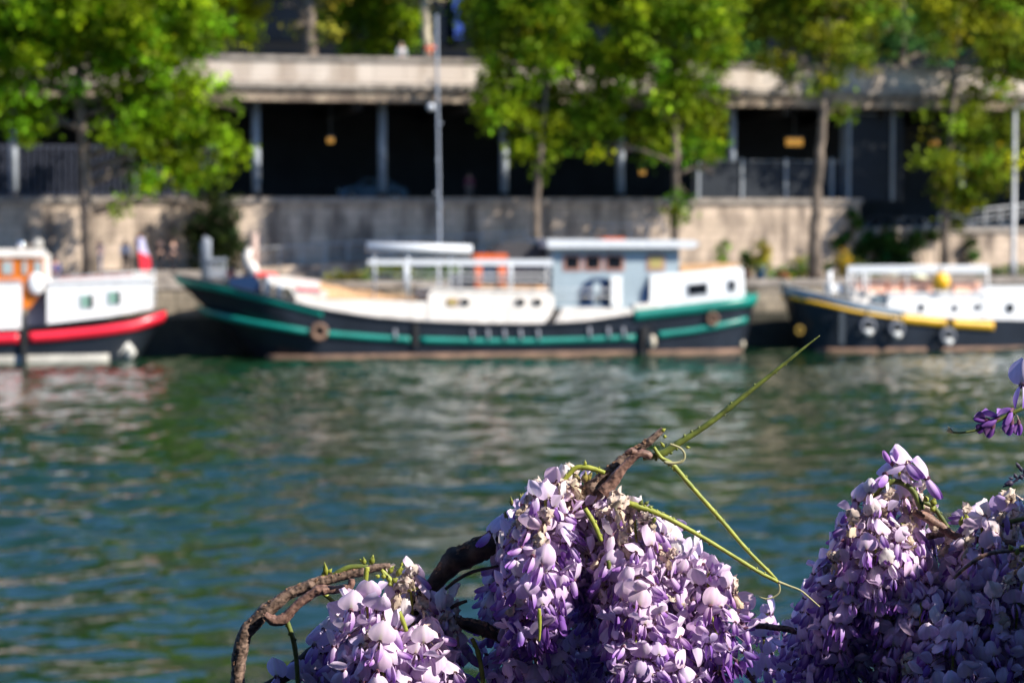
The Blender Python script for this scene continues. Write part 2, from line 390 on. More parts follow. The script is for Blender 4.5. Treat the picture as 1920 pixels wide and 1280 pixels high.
# ================================================================ TREES
M_leaf = mat('plane tree leaves', (0.1, 0.2, 0.02), 0.5, attr='Col', transl=0.45, spec=0.12)
M_bark = mat('grey brown bark', (0.15, 0.115, 0.085), 0.9, 0.45, 1.2, 0.8, 5)
def leaf_mesh(name, C, size, cols, r):
    n = len(C)
    a = r.normal(size=(n, 3)); a[:, 2] -= 0.5; a /= np.linalg.norm(a, axis=1)[:, None]
    b = r.normal(size=(n, 3)); b -= (a * b).sum(1)[:, None] * a; b /= np.linalg.norm(b, axis=1)[:, None]
    nn = np.cross(a, b); L = (size * r.uniform(.65, 1.3, n))[:, None]; W = L * .42
    P = np.stack([C, C + a * L * .3 + b * W, C + a * L * .75 + b * W * .75 + nn * L * .06, C + a * L * 1.05,
                  C + a * L * .75 - b * W * .75 + nn * L * .06, C + a * L * .3 - b * W], 1).reshape(-1, 3)
    k = np.arange(n)[:, None] * 6
    Fc = np.concatenate([k + [0, 1, 2, 3], k + [0, 3, 4, 5]], 1).reshape(-1, 4)
    return new_mesh(name, P.tolist(), Fc.tolist(), M_leaf, False, np.repeat(cols, 6, 0))
def leaf_cols(n, base, r, spread=.35):
    base = np.array(base); v = np.exp(r.normal(0, spread, n))[:, None]; hue = r.normal(0, .18, (n, 1))
    return np.clip(base * v * np.concatenate([1 + hue, np.ones((n, 1)), 1 - hue], 1), 0, 1)
def foliage(name, blobs, nleaf, size, base, seed, th, clump=.38, sub=None):
    """blobs: (s,t,z,r)"""
    r = np.random.default_rng(seed); B = np.array(blobs); wgt = B[:, 3] ** 2.3; wgt /= wgt.sum()
    nc = max(6, nleaf // (40 if nleaf > 6000 else 26)); bi = r.choice(len(B), nc, p=wgt)
    d = r.normal(size=(nc, 3)); d /= np.linalg.norm(d, axis=1)[:, None]
    rad = B[bi, 3] * (r.uniform(0, 1, nc) ** .5)
    cc = B[bi, :3] + d * rad[:, None]
    ccol = leaf_cols(nc, base, r, .48)
    li = r.integers(0, nc, nleaf); C = cc[li] + r.normal(size=(nleaf, 3)) * clump * [1, 1, .8]
    cols = np.clip(ccol[li] * np.exp(r.normal(0, .22, (nleaf, 1))), 0, 1)
    C -= np.array(th.base)
    o = bpy.data.objects.new(name, leaf_mesh(name, C, size, cols, r)); COL.objects.link(o); o.parent = th.o
    return o
def tree(label, trunk, t, blobs, nleaf, base, seed, zb=QZ, size=.27, tj=.55, group=None, kind='plane_tree', cat='tree', clump=.38, bark=None):
    """trunk: (px,py,widthpx) from the foot up; blobs: (px,py,rpx)"""
    r = np.random.default_rng(seed + 100); m = pxm(t)
    s0, _ = S(trunk[0][0], trunk[0][1], t)
    th = Th(kind, label, cat, (s0, t, zb), group=group)
    pts = [Vector((s0, t, zb))] + [Vector(Sv(x, y, t)) for x, y, _ in trunk[1:]]
    rad = [w_ * m / 2 for _, _, w_ in trunk]; rad[0] *= 1.25
    P = []; R = []
    for i in range(len(pts) - 1):
        for k in range(4):
            f = k / 4; q = pts[i].lerp(pts[i + 1], f) + Vector(r.normal(0, .03, 3)) * (1 if i + k > 0 else 0); P.append(q); R.append(rad[i] * (1 - f) + rad[i + 1] * f)
    P.append(pts[-1]); R.append(rad[-1])
    W = []; lm = MB(True).tube(P, R, 9)
    if t < 18: blobs = [(x, max(y, -30), min(rp, 80)) if y < -30 else (x, y, rp) for x, y, rp in blobs]
    else:
        x0 = sum(b[0] for b in blobs) / len(blobs)
        blobs = list(blobs) + [(x0 - 50, -110, 85), (x0 + 55, -120, 85), (x0, -190, 80), (x0 - 75, -170, 60), (x0 + 75, -180, 60), (x0, -255, 50)]; nleaf = int(nleaf * 1.9)
    for (x, y, rp) in blobs:
        rr = rp * m; tt = t + r.uniform(-tj, tj) * rr * 1.4
        c = Vector(Sv(x, y, t)); c.y = tt; W.append((c.x, c.y, c.z, rr))
        cand = [q for q in P if q.z < c.z - .2 * rr] or P
        q = min(cand[len(cand) // 4:], key=lambda q: (q - c).length + .2 * abs(q.z - (c.z - rr)))
        mid = q.lerp(c, .5) + Vector((0, 0, .12 * (c - q).length)) + Vector(r.normal(0, .15, 3))
        R0 = R[P.index(q)] * .55
        lm.tube([q, q.lerp(mid, .5), mid, mid.lerp(c, .5), c], [R0, R0 * .8, R0 * .6, R0 * .4, .02], 6)
        for k in range(3):
            e = c + Vector(r.normal(0, 1, 3)).normalized() * rr * .8
            lm.tube([mid, mid.lerp(e, .5) + Vector((0, 0, .1)), e], [R0 * .4, R0 * .25, .015], 5)
    bld(lm, 'trunk', bark or M_bark, th)
    foliage('crown', W, nleaf, size, base, seed, th, clump)
    return th
G1 = (0.15, 0.25, 0.006); G2 = (0.165, 0.25, 0.009); G3 = (0.195, 0.24, 0.012)
tree('biggest tree with bright green crown leaning over the red-striped boat', [(172, 530, 26), (166, 430, 24), (160, 320, 21), (152, 220, 18), (146, 120, 15), (140, 0, 12), (135, -70, 8)], 7.6,
     [(40, 30, 95), (150, -30, 120), (270, 20, 105), (350, 70, 75), (200, 110, 90), (300, 165, 75), (370, 185, 55), (80, 120, 70), (250, 230, 65), (330, 270, 60), (395, 255, 42),
      (425, 300, 34), (270, 320, 42), (350, 335, 34), (385, 385, 20), (240, 380, 16), (60, 215, 45), (-20, 150, 90), (-30, 20, 110), (300, -110, 130), (120, -170, 150), (-60, -120, 140), (260, -260, 120), (100, 230, 28),
      (440, 200, 16), (420, 180, 18)],
     38000, G1, 11, group='trees along the quay')
tree('slim tree whose crown starts right of the mast, trunk behind the barge wheelhouse', [(1003, 530, 16), (1005, 430, 14), (1008, 340, 13), (1015, 260, 11), (1025, 150, 9), (1030, 0, 7), (1030, -70, 5)], 7.6,
     [(1010, 100, 80), (960, 190, 62), (1050, 200, 70), (1000, 260, 45), (925, 130, 48), (1020, 20, 90), (940, 50, 60), (1100, 110, 60), (1020, -90, 100), (950, -170, 90), (1080, -180, 90), (1015, 310, 17), (920, 230, 22)],
     19000, G2, 12, group='trees along the quay')
tree('tree with drooping narrow crown between the wheelhouse and the stern cabin', [(1262, 530, 17), (1264, 430, 16), (1268, 330, 14), (1265, 230, 12), (1258, 120, 10), (1250, 0, 8), (1250, -70, 5)], 7.7,
     [(1150, 120, 70), (1150, 210, 58), (1190, 60, 80), (1260, 160, 78), (1310, 220, 62), (1320, 280, 42), (1250, 250, 55), (1280, 20, 95), (1170, -60, 90), (1300, -110, 100), (1130, 285, 22), (1345, 180, 40),
      (1335, 325, 14), (1270, 390, 24), (1285, 355, 14), (1350, 100, 50), (1130, -160, 90)],
     21000, G2, 13, group='trees along the quay')
tree('dark straight trunked tree in front of the sunlit wall and netting screen', [(1528, 535, 24), (1528, 450, 22), (1532, 350, 19), (1540, 260, 17), (1545, 170, 14), (1550, 60, 10), (1550, -100, 6)], 7.7,
     [(1540, 60, 75), (1450, 50, 60), (1480, 130, 30), (1600, 110, 40), (1620, 40, 60), (1560, 150, 45), (1540, -60, 95), (1420, -40, 80), (1650, -60, 80), (1585, 205, 22), (1480, -150, 90), (1600, -170, 90), (1440, 110, 22)],
     11000, G3, 14, group='trees along the quay')
tree('yellowish green tree at the right with crown hanging low over the ramp', [(1772, 530, 16), (1774, 430, 15), (1775, 330, 14), (1785, 230, 12), (1795, 100, 9), (1800, -60, 6)], 12.5,
     [(1800, 240, 70), (1850, 180, 70), (1760, 300, 45), (1840, 310, 60), (1800, 370, 40), (1880, 260, 55), (1870, 90, 75), (1760, 60, 45), (1850, -10, 100), (1930, 120, 80), (1960, 250, 60), (1810, 420, 20), (1760, -80, 80), (1920, -120, 110), (1770, 350, 28)],
     16000, G3, 15, group='trees along the quay')
# street trees on the upper level
tree('yellow green weeping tree behind the parapet beside the big tree', [(440, 120, 18), (438, 40, 16), (436, -40, 12), (436, -70, 8)], 24, [(440, 20, 42), (410, 60, 30), (460, 70, 28), (430, -40, 60), (470, 10, 30), (400, 0, 40), (440, -70, 70)], 12000, (0.55, 0.55, 0.01), 21, zb=14.86, group='street trees above the parapet', size=.26)
tree('bare brown trunked tree rising behind the parapet left of the mast', [(582, 130, 24), (582, 60, 21), (578, 0, 19), (570, -60, 15), (560, -70, 10)], 21, [(560, -70, 60), (620, -50, 55), (520, -30, 30), (600, 5, 18), (555, 40, 24), (530, 10, 26), (610, 60, 14), (650, -100, 70), (500, -70, 60)], 4000, (0.16, 0.16, 0.02), 22, zb=14.86, group='street trees above the parapet')
tree('round dark green tree behind the parapet between trunk and mast', [(700, 130, 14), (700, 60, 12), (700, 0, 8)], 30, [(700, 45, 45), (645, 62, 34), (750, 66, 36), (720, 10, 50), (660, 10, 42), (705, -30, 50), (700, 90, 24), (660, 95, 20), (740, 95, 20), (620, 30, 30), (775, 40, 26)], 14000, (0.20, 0.30, 0.012), 23, zb=14.86, group='street trees above the parapet')
tree('pale barked tree just left of the mast top behind the parapet', [(803, 130, 18), (800, 60, 17), (795, 10, 16), (800, -60, 10)], 23, [(790, -20, 40), (830, -50, 50), (770, -70, 50), (840, 0, 15)], 2500, (0.14, 0.14, 0.02), 24, zb=14.86, group='street trees above the parapet', bark=mat('pale bark', (0.42, 0.36, 0.25), .9, .3, 1.5))
tree('dark street tree behind the slim tree right of the mast', [(940, 140, 20), (940, 40, 16), (940, -60, 10)], 29, [(900, 20, 55), (960, 10, 70), (1040, 30, 70), (920, 80, 40), (1000, -70, 90), (900, -60, 60)], 8000, (0.05, 0.10, 0.015), 25, zb=14.86, group='street trees above the parapet')
tree('blue green street tree behind the narrow drooping crown', [(1230, 140, 20), (1230, 40, 16), (1230, -60, 10)], 29, [(1180, 30, 70), (1270, 20, 80), (1360, 40, 70), (1250, -70, 90), (1390, -40, 80)], 8000, (0.06, 0.13, 0.03), 26, zb=14.86, group='street trees above the parapet')
tree('bluish green street tree behind the dark straight trunk', [(1500, 150, 20), (1500, 40, 16), (1500, -60, 10)], 29, [(1420, 60, 50), (1500, 40, 70), (1580, 20, 70), (1500, -70, 90)], 7000, (0.06, 0.13, 0.03), 27, zb=14.86, group='street trees above the parapet')
tree('wide bluish green street tree above the bright parapet at right', [(1690, 160, 20), (1690, 40, 16), (1690, -60, 10)], 27, [(1640, 60, 55), (1700, 50, 60), (1750, 40, 60), (1680, 90, 32), (1720, -50, 90), (1620, -30, 70), (1760, 100, 32), (1630, 110, 22)], 9000, (0.08, 0.17, 0.035), 28, zb=14.86, group='street trees above the parapet')
tree('street tree at the far right end of the parapet', [(1880, 160, 20), (1880, 40, 16), (1880, -60, 10)], 29, [(1860, 60, 80), (1950, 40, 90), (1880, -60, 100)], 7000, (0.07, 0.15, 0.03), 29, zb=14.86, group='street trees above the parapet')
tree('street tree hidden behind the biggest crown at left', [(150, 140, 20), (150, 40, 16), (150, -60, 10)], 29, [(50, 40, 90), (170, 20, 110), (300, 40, 80), (200, -80, 120), (0, -80, 120), (340, -40, 60)], 9000, (0.03, 0.06, 0.012), 30, zb=14.86, group='street trees above the parapet')

# shrubs on the quay
def shrub(label, blobs, t, n, base, seed, kind='shrub', size=.12, clump=.14, zb=QZ, pot=None, cat='shrub', group=None):
    m = pxm(t); W = []; r = np.random.default_rng(seed)
    for x, y, rp in blobs:
        c = Sv(x, y, t); W.append((c[0], t + r.uniform(-.4, .4) * rp * m, c[2], rp * m))
    s0 = sum(b[0] for b in W) / len(W)
    th = Th(kind, label, cat, (s0, t, zb), group=group)
    st = MB(True)
    top = zb
    if pot:
        pc, pr, ph = pot
        bld(MB(True).tube([(s0, t, zb), (s0, t, zb + .02), (s0, t, zb + ph * .9), (s0, t, zb + ph)], [pr * .6, pr * .7, pr, pr * 1.1], 14), 'pot', pc, th); top = zb + ph
    for b in W: st.tube([(s0 + r.uniform(-.1, .1), t, top - .05), ((s0 + b[0]) / 2, t, (top + b[2]) / 2 + .1), b[:3]], [.04, .03, .012], 5)
    bld(st, 'stems', M_bark, th)
    foliage('leaves', W, n, size, base, seed, th, clump)
    return th
shrub('dark conical evergreen against the embankment wall behind the barge bow', [(405, 480, 56), (405, 430, 54), (400, 385, 46), (395, 350, 30), (430, 460, 40), (370, 450, 34)], 14, 9000, (0.022, 0.04, 0.010), 41, 'evergreen_bush', .16, .2, cat='evergreen')
M_potb = mat('blue glazed pot', (0.01, 0.08, 0.16), .3); M_pott = mat('terracotta', (0.45, 0.17, 0.08), .8, .2, 4)
PG = 'potted plants on the quay'
shrub('bright green upright plant beside the end of the wheelhouse roof', [(1355, 470, 13), (1352, 490, 14), (1358, 455, 8)], 8.6, 700, (0.14, 0.27, 0.02), 42, zb=QZ, pot=(M_pott, .3, .5), group=PG, cat='potted plant', kind='potted_plant')
shrub('yellow green plant in a dark blue pot on the quay edge', [(1425, 485, 22), (1430, 465, 18), (1415, 500, 14), (1432, 500, 14)], 7.6, 1300, (0.30, 0.27, 0.03), 43, pot=(M_potb, .35, .75), group=PG, cat='potted plant', kind='potted_plant')
shrub('dark green leafy plant left of the dark blue pot', [(1402, 495, 14), (1398, 480, 10)], 8.2, 600, (0.05, 0.13, 0.02), 44, pot=(M_pott, .3, .5), group=PG, cat='potted plant', kind='potted_plant')
shrub('low green plant between the blue pot and the dark tree trunk', [(1465, 508, 15), (1480, 512, 12), (1450, 512, 9)], 8.4, 700, (0.06, 0.16, 0.02), 45, pot=(M_pott, .35, .4), group=PG, cat='potted plant', kind='potted_plant')
shrub('small yellow flowering plant at the quay edge by the black bow', [(1470, 533, 9), (1478, 528, 6)], 7.2, 320, (0.55, 0.42, 0.02), 46, pot=(M_pott, .22, .25), group=PG, cat='potted plant', kind='potted_plant')
shrub('yellow green shrub just left of the dark tree trunk', [(1500, 490, 17), (1505, 508, 16), (1492, 515, 12)], 10, 900, (0.22, 0.24, 0.04), 47, group='shrubs behind the right boat')
shrub('shrub with orange yellow blossom right of the dark tree trunk', [(1583, 482, 16), (1578, 500, 14), (1590, 505, 16)], 12, 900, (0.42, 0.28, 0.03), 48, group='shrubs behind the right boat')
shrub('olive green shrub between the blossoming shrub and the ivy', [(1558, 500, 14), (1612, 500, 22), (1630, 515, 18)], 12.5, 1300, (0.12, 0.17, 0.03), 49, group='shrubs behind the right boat')
shrub('low green hedge plant below the lamp post', [(1900, 510, 22), (1865, 515, 14), (1935, 512, 20), (1840, 518, 12)], 12, 1800, (0.11, 0.17, 0.03), 50, group='shrubs behind the right boat')
shrub('low bushy plant seen through the barge awning frame', [(715, 515, 20), (740, 505, 18), (690, 525, 16), (765, 515, 16)], 9.5, 1700, (0.17, 0.22, 0.03), 51, group='planting behind the barge')
shrub('green bush seen through the barge rails near the mast', [(800, 520, 18), (830, 510, 18), (858, 520, 16), (850, 500, 10)], 9.2, 1700, (0.10, 0.20, 0.02), 52, group='planting behind the barge')
shrub('olive weeds on the quay behind the tan hatch', [(640, 520, 12), (665, 522, 12), (620, 524, 8)], 9.5, 900, (0.20, 0.19, 0.04), 53, group='planting behind the barge')
# ivy on the ramp wall
ivy = Th('ivy', 'dark green ivy spilling over the low ramp wall', 'ivy', (S(1660, 470, 16)[0], 16, QZ))
W = []; r_ = random.Random(5)
for x, y, rp in [(1575, 450, 18), (1590, 440, 14), (1630, 455, 30), (1660, 450, 30), (1690, 465, 30), (1720, 450, 22), (1650, 490, 26), (1700, 500, 24), (1745, 440, 14), (1765, 435, 10), (1610, 475, 20), (1820, 455, 10), (1825, 480, 12), (1598, 400, 10), (1605, 420, 12)]:
    c = Sv(x, y, 15.8); W.append((c[0], 15.9 + r_.uniform(-.1, .1), c[2], rp * pxm(16)))
foliage('leaves', [(a, b - .1, c, d * .8) for a, b, c, d in W], 7500, .15, (0.035, 0.085, 0.014), 61, ivy, .16)
st = MB(True)
for b in W: st.tube([(b[0], 16.02, QZ), (b[0] + r_.uniform(-.4, .4), 16.02, (QZ + b[2]) / 2), (b[0], 15.98, b[2])], [.05, .04, .02], 5)
bld(st, 'stems', M_bark, ivy)
# ================================================================ BOATS
class Hull:
    """s0: bow/left end, s1: right end of the sheer line; sheer given as picture polyline on plane t=near"""
    def __init__(h, px0, px1, sheer, tn, B, rl, rr, ll, lr, pl=2.3, pr=2.6):
        h.tc = tn + B; h.tn = tn; h.B = B; h.rl, h.rr, h.ll, h.lr, h.pl, h.pr = rl, rr, ll, lr, pl, pr
        h.pts = [S(x, y, tn) for x, y in sheer]
        h.s0 = S(px0, sheer[0][1], tn + B)[0]; h.s1 = S(px1, sheer[-1][1], tn + B)[0]
        h.pts[0] = (h.s0, h.pts[0][1]); h.pts[-1] = (h.s1, h.pts[-1][1])
    def zs(h, s):
        return float(np.interp(s, [p[0] for p in h.pts], [p[1] for p in h.pts]))
    def ends(h, dz):   # dz: depth below the sheer
        return h.s0 + h.rl * max(dz, 0), h.s1 - h.rr * max(dz, 0)
    def pt(h, w, dz, side, off=0.0):
        a, b = h.ends(dz); s = a + w * (b - a)
        ua = max(0, min(1, (s - a) / h.ll)); ub = max(0, min(1, (b - s) / h.lr))
        f = max(0, 1 - (1 - ua) ** h.pl) ** (1 / h.pl) * max(0, 1 - (1 - ub) ** h.pr) ** (1 / h.pr)
        bb = h.B * f * (1 - 0.02 * dz) + off
        e = off * ((1 - ub) ** 2 - (1 - ua) ** 2)
        return s + e, h.tc + side * bb
    def ws(h, n=70):
        return [0.5 - 0.5 * math.cos(math.pi * i / n) for i in range(n + 1)]
    def hull(h, mb, zbot=-0.35, n=70, m=7, rise=0.0):
        W = h.ws(n)
        for side in (-1, 1):
            g = []
            for j in range(m + 1):
                row = []
                for w in W:
                    a, b = h.ends(0); z1 = h.zs(a + w * (b - a)); z = z1 + (zbot - z1) * j / m
                    s, t = h.pt(w, z1 - z, side); row.append((s, t, z))
                g.append(row)
            v = [p for r in g for p in r]; k = n + 1
            mb.add(v, [(j * k + i, (j + 1) * k + i, (j + 1) * k + i + 1, j * k + i + 1)[::1 if side < 0 else -1] for j in range(m) for i in range(n)])
        return mb
    def deck(h, mb, drop=0.25, n=70):
        L = []; R = []
        for w in h.ws(n):
            a, b = h.ends(0); z = h.zs(a + w * (b - a)) - drop
            s, t = h.pt(w, drop, -1, -.02); L.append((s, t, z)); s, t = h.pt(w, drop, 1, -.02); R.append((s, t, z))
        k = n + 1
        return mb.add(L + R, [(i, i + 1, k + i + 1, k + i) for i in range(n)])
    def strip(h, mb, sa, sb, top, bot, off, n=40, sides=(-1, 1), caps=True):
        if n in (20, 30): sides = (-1,)
        """band on the hull between fns top(s), bot(s) (z values), standing off the plating"""
        for side in sides:
            v = []
            for i in range(n + 1):
                s_ = sa + (sb - sa) * i / n
                for z in (top(s_), bot(s_)):
                    dz = h.zs(s_) - z; a, b = h.ends(dz); w = min(1, max(0, (s_ - a) / (b - a)))
                    for o_ in (off, -.03):
                        s, t = h.pt(w, dz, side, o_); v.append((s, t, z))
            f = []
            for i in range(n):
                q = i * 4; r_ = q + 4
                f += [(q, q + 2, r_ + 2, r_), (q + 1, r_ + 1, r_ + 3, q + 3), (q, r_, r_ + 1, q + 1), (q + 2, q + 3, r_ + 3, r_ + 2)]
            f += [(0, 1, 3, 2), (4 * n, 4 * n + 2, 4 * n + 3, 4 * n + 1)]
            mb.add(v, f)
        return mb
def line(pts, t):
    P = [S(x, y, t) for x, y in pts]
    return lambda s: float(np.interp(s, [p[0] for p in P], [p[1] for p in P]))

M_hullk = mat('black hull paint', (0.014, 0.018, 0.026), 0.35, 0.25, 0.8, 0.1, 6)
M_green = mat('teal green paint', (0.004, 0.20, 0.155), 0.38, 0.12, 1.2)
M_cream = mat('warm cream paint', (0.80, 0.74, 0.66), 0.45, 0.12, 1.3, stretch=(1.5, 1, .4))
M_whitep = mat('bright white paint', (0.85, 0.85, 0.83), 0.35, 0.06, 1.2, stretch=(1.5, 1, .4))
M_tan = mat('tan hatch boards', (0.55, 0.33, 0.17), 0.75, 0.2, 2, stretch=(4, 1, 1))
M_slate = mat('blue grey paint', (0.31, 0.38, 0.42), 0.5, 0.06, 1)
M_navy = mat('navy paint', (0.01, 0.03, 0.085), 0.35)
M_glassd = mat('dark window glass', (0.01, 0.012, 0.016), 0.08)
M_pink = mat('faded wooden window frame', (0.42, 0.22, 0.17), 0.6, 0.1, 4)
M_orange = mat('orange red varnished frame', (0.62, 0.12, 0.03), 0.4, 0.12, 4)
M_varn = mat('orange varnished wood', (0.60, 0.17, 0.02), 0.3, 0.25, 2.0, stretch=(1, 1, 4), coat=0.4)
M_rust = mat('rusty waterline paint', (0.17, 0.10, 0.065), 0.8, 0.35, 1.3)
M_rub = mat('black rubber', (0.012, 0.012, 0.013), 0.7)
M_grydk = mat('charcoal canvas', (0.05, 0.05, 0.055), 0.9)
M_red = mat('red paint', (0.86, 0.025, 0.05), 0.3, 0.06, 1)
M_yel = mat('yellow paint', (0.75, 0.42, 0.01), 0.4, 0.08, 2)
M_deck = mat('grey deck paint', (0.25, 0.25, 0.25), 0.8, 0.2, 1.5)
M_alu = mat('pale grey painted steel', (0.62, 0.64, 0.66), 0.4, 0.05, 3)
M_curt = mat('green curtain', (0.20, 0.36, 0.28), 0.9)
M_ycurt = mat('yellow curtain', (0.40, 0.33, 0.12), 0.9)

def window(th, par, pts, t, fr, gl, grow=3, name='window'):
    """frame polygon with a recessed looking pane set 2 cm proud of it"""
    cx = sum(p[0] for p in pts) / len(pts); cy = sum(p[1] for p in pts) / len(pts)
    big = [(x + math.copysign(grow, x - cx), y + math.copysign(grow, y - cy)) for x, y in pts]
    f = bld(MB().pp(big, t - .05, t + .02), name, fr, th)
    bld(MB().pp(pts, t - .07, t - .045), 'pane', gl, (th, f)); return f
def rect(x0, y0, x1, y1): return [(x0, y0), (x1, y0), (x1, y1), (x0, y1)]
def oval(x, y, rx, ry, n=16, p=2.6):
    return [(x + rx * math.copysign(abs(math.cos(a)) ** (2 / p), math.cos(a)), y + ry * math.copysign(abs(math.sin(a)) ** (2 / p), math.sin(a))) for a in [2 * math.pi * k / n for k in range(n)]]

# ---------------------------------------------------------------- the green and black barge
M_vent = mat('shade greyed ventilator paint', (.22, .24, .27), .6, .1, 3)  # white fittings greyed: the shade on them is put into the paint colour
sheer = [(333, 519), (400, 533), (480, 551), (605, 583), (700, 598), (800, 606), (900, 610), (1000, 611), (1100, 606), (1190, 592), (1300, 579), (1408, 562)]
H = Hull(322, 1408, sheer, 0.0, 2.6, 1.0, 0.22, 4.6, 3.0, 1.55, 2.6)
bg_ = Th('river_barge', 'long black barge with teal green stripes, cream deckhouse and blue grey wheelhouse', 'barge', ((H.s0 + H.s1) / 2, H.tc, 0))
bld(H.hull(MB(True)), 'hull', M_hullk, bg_)
bld(H.deck(MB()), 'deck', M_deck, bg_)
sx = lambda px, py=600, t=0.0: S(px, py, t)[0]
def zdn(h, d): return lambda s: h.zs(s) - d
sB = sx(605, 583)
bld(H.strip(MB(True), H.s0 + .02, sB, lambda s: H.zs(s) + .10, zdn(H, .34), .05), 'bulwark_band', M_green, bg_)
bld(H.strip(MB(True), H.s0 - .0, H.s1, lambda s: H.zs(s) + .13, lambda s: H.zs(s) - .02, .10), 'gunwale', M_hullk, bg_)
bld(H.strip(MB(True), sx(1188), H.s1 - .02, lambda s: H.zs(s) + .30, zdn(H, .28), .11), 'bulwark_band', M_green, bg_)
rub = line([(345, 575), (420, 595), (480, 607), (590, 624), (700, 633), (770, 637), (900, 640), (1000, 640), (1100, 637), (1190, 633), (1300, 620), (1405, 600)], 0)
for a_, b_ in ((372, 588), (611, 768), (786, 1191), (1234, 1404)):
    bld(H.strip(MB(True), sx(a_, 630), sx(b_, 600), lambda s: rub(s) + .165, lambda s: rub(s) - .165, .13, 30), 'rubbing_strake', M_green, bg_)
bld(H.strip(MB(True), H.s0 + 4.6, H.s1 - .62, lambda s: .24, lambda s: -.3, .02, 60), 'waterline_band', M_rust, bg_)
# hatch coaming and cover
t0 = .55; t1 = 4.7
bld(MB().pp([(560, 557), (612, 562), (700, 562), (812, 566), (812, 604), (700, 597), (612, 585), (545, 570)], t0, t1), 'hatch_coaming', M_cream, bg_)
hc = MB(True); 
P0 = [(560, 524), (640, 531), (700, 541), (760, 552), (806, 563)]
sec = []
for i in range(9):
    f = i / 8; row = []
    for (x, y) in P0:
        a = S(x, y, 2.6); b_ = S(x, {560: 557}.get(x, 562), t0); zc, ze = a[1], b_[1] + .02
        k = math.sin(math.pi * f) ** .8 if 0 < f < 1 else 0
        row.append((b_[0] + (a[0] - b_[0]) * .2, t0 + (t1 - t0) * f, ze + (zc - ze) * k))
    sec.append(row)
hc.add([p for r in sec for p in r], [(j * 5 + i, j * 5 + i + 1, (j + 1) * 5 + i + 1, (j + 1) * 5 + i) for j in range(8) for i in range(4)])
bld(hc, 'hatch_cover', M_tan, bg_)
bld(MB().pp([(500, 516), (600, 527), (600, 543), (548, 541), (500, 534)], .9, 3.6), 'fore_locker', M_cream, bg_)
bld(MB().pp([(545, 541), (614, 546), (614, 580), (560, 570)], .6, 3.2), 'fore_locker', M_cream, bg_)
bld(MB().pp([(556, 539), (602, 543), (602, 546), (556, 543)], .5, 3.4), 'red_trim', M_red, bg_)
bld(MB().pp([(478, 509), (520, 513), (520, 519), (478, 517)], 1.2, 3), 'red_trim', M_red, bg_)
for x0, y0, x1, y1 in ((494, 525, 508, 556), (516, 534, 530, 558)):
    bld(MB(True).tube([Sv((x0 + x1) / 2, y1, .5), Sv((x0 + x1) / 2 + 2, y0 + 3, .5), Sv((x0 + x1) / 2 + 6, y0, .5)], [.2, .2, .22], 10), 'ventilator', M_alu, bg_)
bld(MB(True).tube([Sv(477, 528, 2), Sv(477, 436, 2)], .19, 10), 'bow_post', mat('weathered brown post', (.45, .32, .26), .8, .2, 2), bg_)
bld(MB(True).tube([Sv(466, 500, 1.6), Sv(463, 478, 1.6), Sv(468, 465, 1.6)], [.22, .24, .16], 9), 'anchor_winch', M_cream, bg_)
bld(MB(True).tube([Sv(478, 515, 1.5), Sv(470, 492, 1.5)], [.32, .26], 9), 'anchor_winch', M_cream, bg_)
bld(MB(True).tube([Sv(387, 528, 2.4), Sv(386, 470, 2.4), Sv(386, 452, 2.4), Sv(380, 450, 2.4)], [.26, .27, .29, .25], 12), 'ventilator', M_vent, bg_)
for k in range(5): bld(MB(True).tube([Sv(394 + k * 7, 531 + k * 1.5, 2.2), Sv(393 + k * 7, 489 + k, 2.2)], .07, 8), 'windlass_bar', M_vent, bg_)
bld(MB().rp(388, 426, 484, 490, 2.0, 2.5), 'windlass_frame', M_vent, bg_)
bld(MB().rp(390, 424, 512, 519, 2.0, 2.6), 'windlass_frame', M_vent, bg_)
bld(MB().pp([(430, 522), (478, 517), (490, 530), (490, 552), (430, 540)], .95, 3), 'bow_locker', M_navy, bg_)
# deckhouse
dh = bld(MB().pp([(803, 606), (803, 552), (812, 543), (1027, 546), (1038, 556), (1040, 575), (1032, 592), (1018, 609), (900, 609)], .5, 4.8), 'deckhouse', M_cream, bg_)
bld(MB().pp([(806, 543), (812, 540), (1030, 543), (1034, 547)], .42, 4.9), 'deckhouse_roof', M_cream, bg_)
bld(MB().pp([(900, 534), (1030, 536), (1030, 542), (900, 541)], 1.2, 4.2), 'roof_boards', M_tan, bg_)
for x in (848, 872, 976, 1008):
    window(bg_, dh, oval(x, 566, 9, 6.5), .5, M_cream if x != 848 else M_pink, M_glassd if x != 848 else M_ycurt, 2, 'porthole')
bld(MB().pp([(1057, 577), (1188, 579), (1182, 604), (1100, 608), (1038, 609)], .5, 4.7), 'aft_coaming', M_cream, bg_)
bld(MB().pp([(1190, 570), (1236, 567), (1236, 588), (1190, 592)], .6, 3.5), 'aft_coaming', M_cream, bg_)
# wheelhouse
wh = bld(MB().pp([(1036, 578), (1036, 466), (1274, 466), (1274, 572), (1180, 580)], 1.0, 4.2), 'wheelhouse', M_slate, bg_)
bld(MB().pp([(1026, 449), (1302, 451), (1312, 457), (1300, 465), (1026, 465)], .42, 4.8), 'wheelhouse_roof', M_alu, bg_)
bld(MB().rp(1130, 1172, 446, 450, 1.5, 3), 'roof_box', M_orange, bg_)
for x0, x1, g_ in ((1061, 1085, M_glassd), (1100, 1124, M_glassd), (1139, 1166, M_glassd), (1218, 1242, M_ycurt)):
    window(bg_, wh, rect(x0, 481, x1, 503), 1.0, M_pink, g_, 5)
arch = [(1087, 575), (1087, 545), (1095, 530), (1110, 521), (1128, 520), (1146, 524), (1146, 575)]
window(bg_, wh, arch, 1.0, M_slate, M_navy, 2, 'arched_doorway')
bld(MB().rp(1112, 1126, 528, 572, .9, .94), 'door_panel', M_slate, bg_)
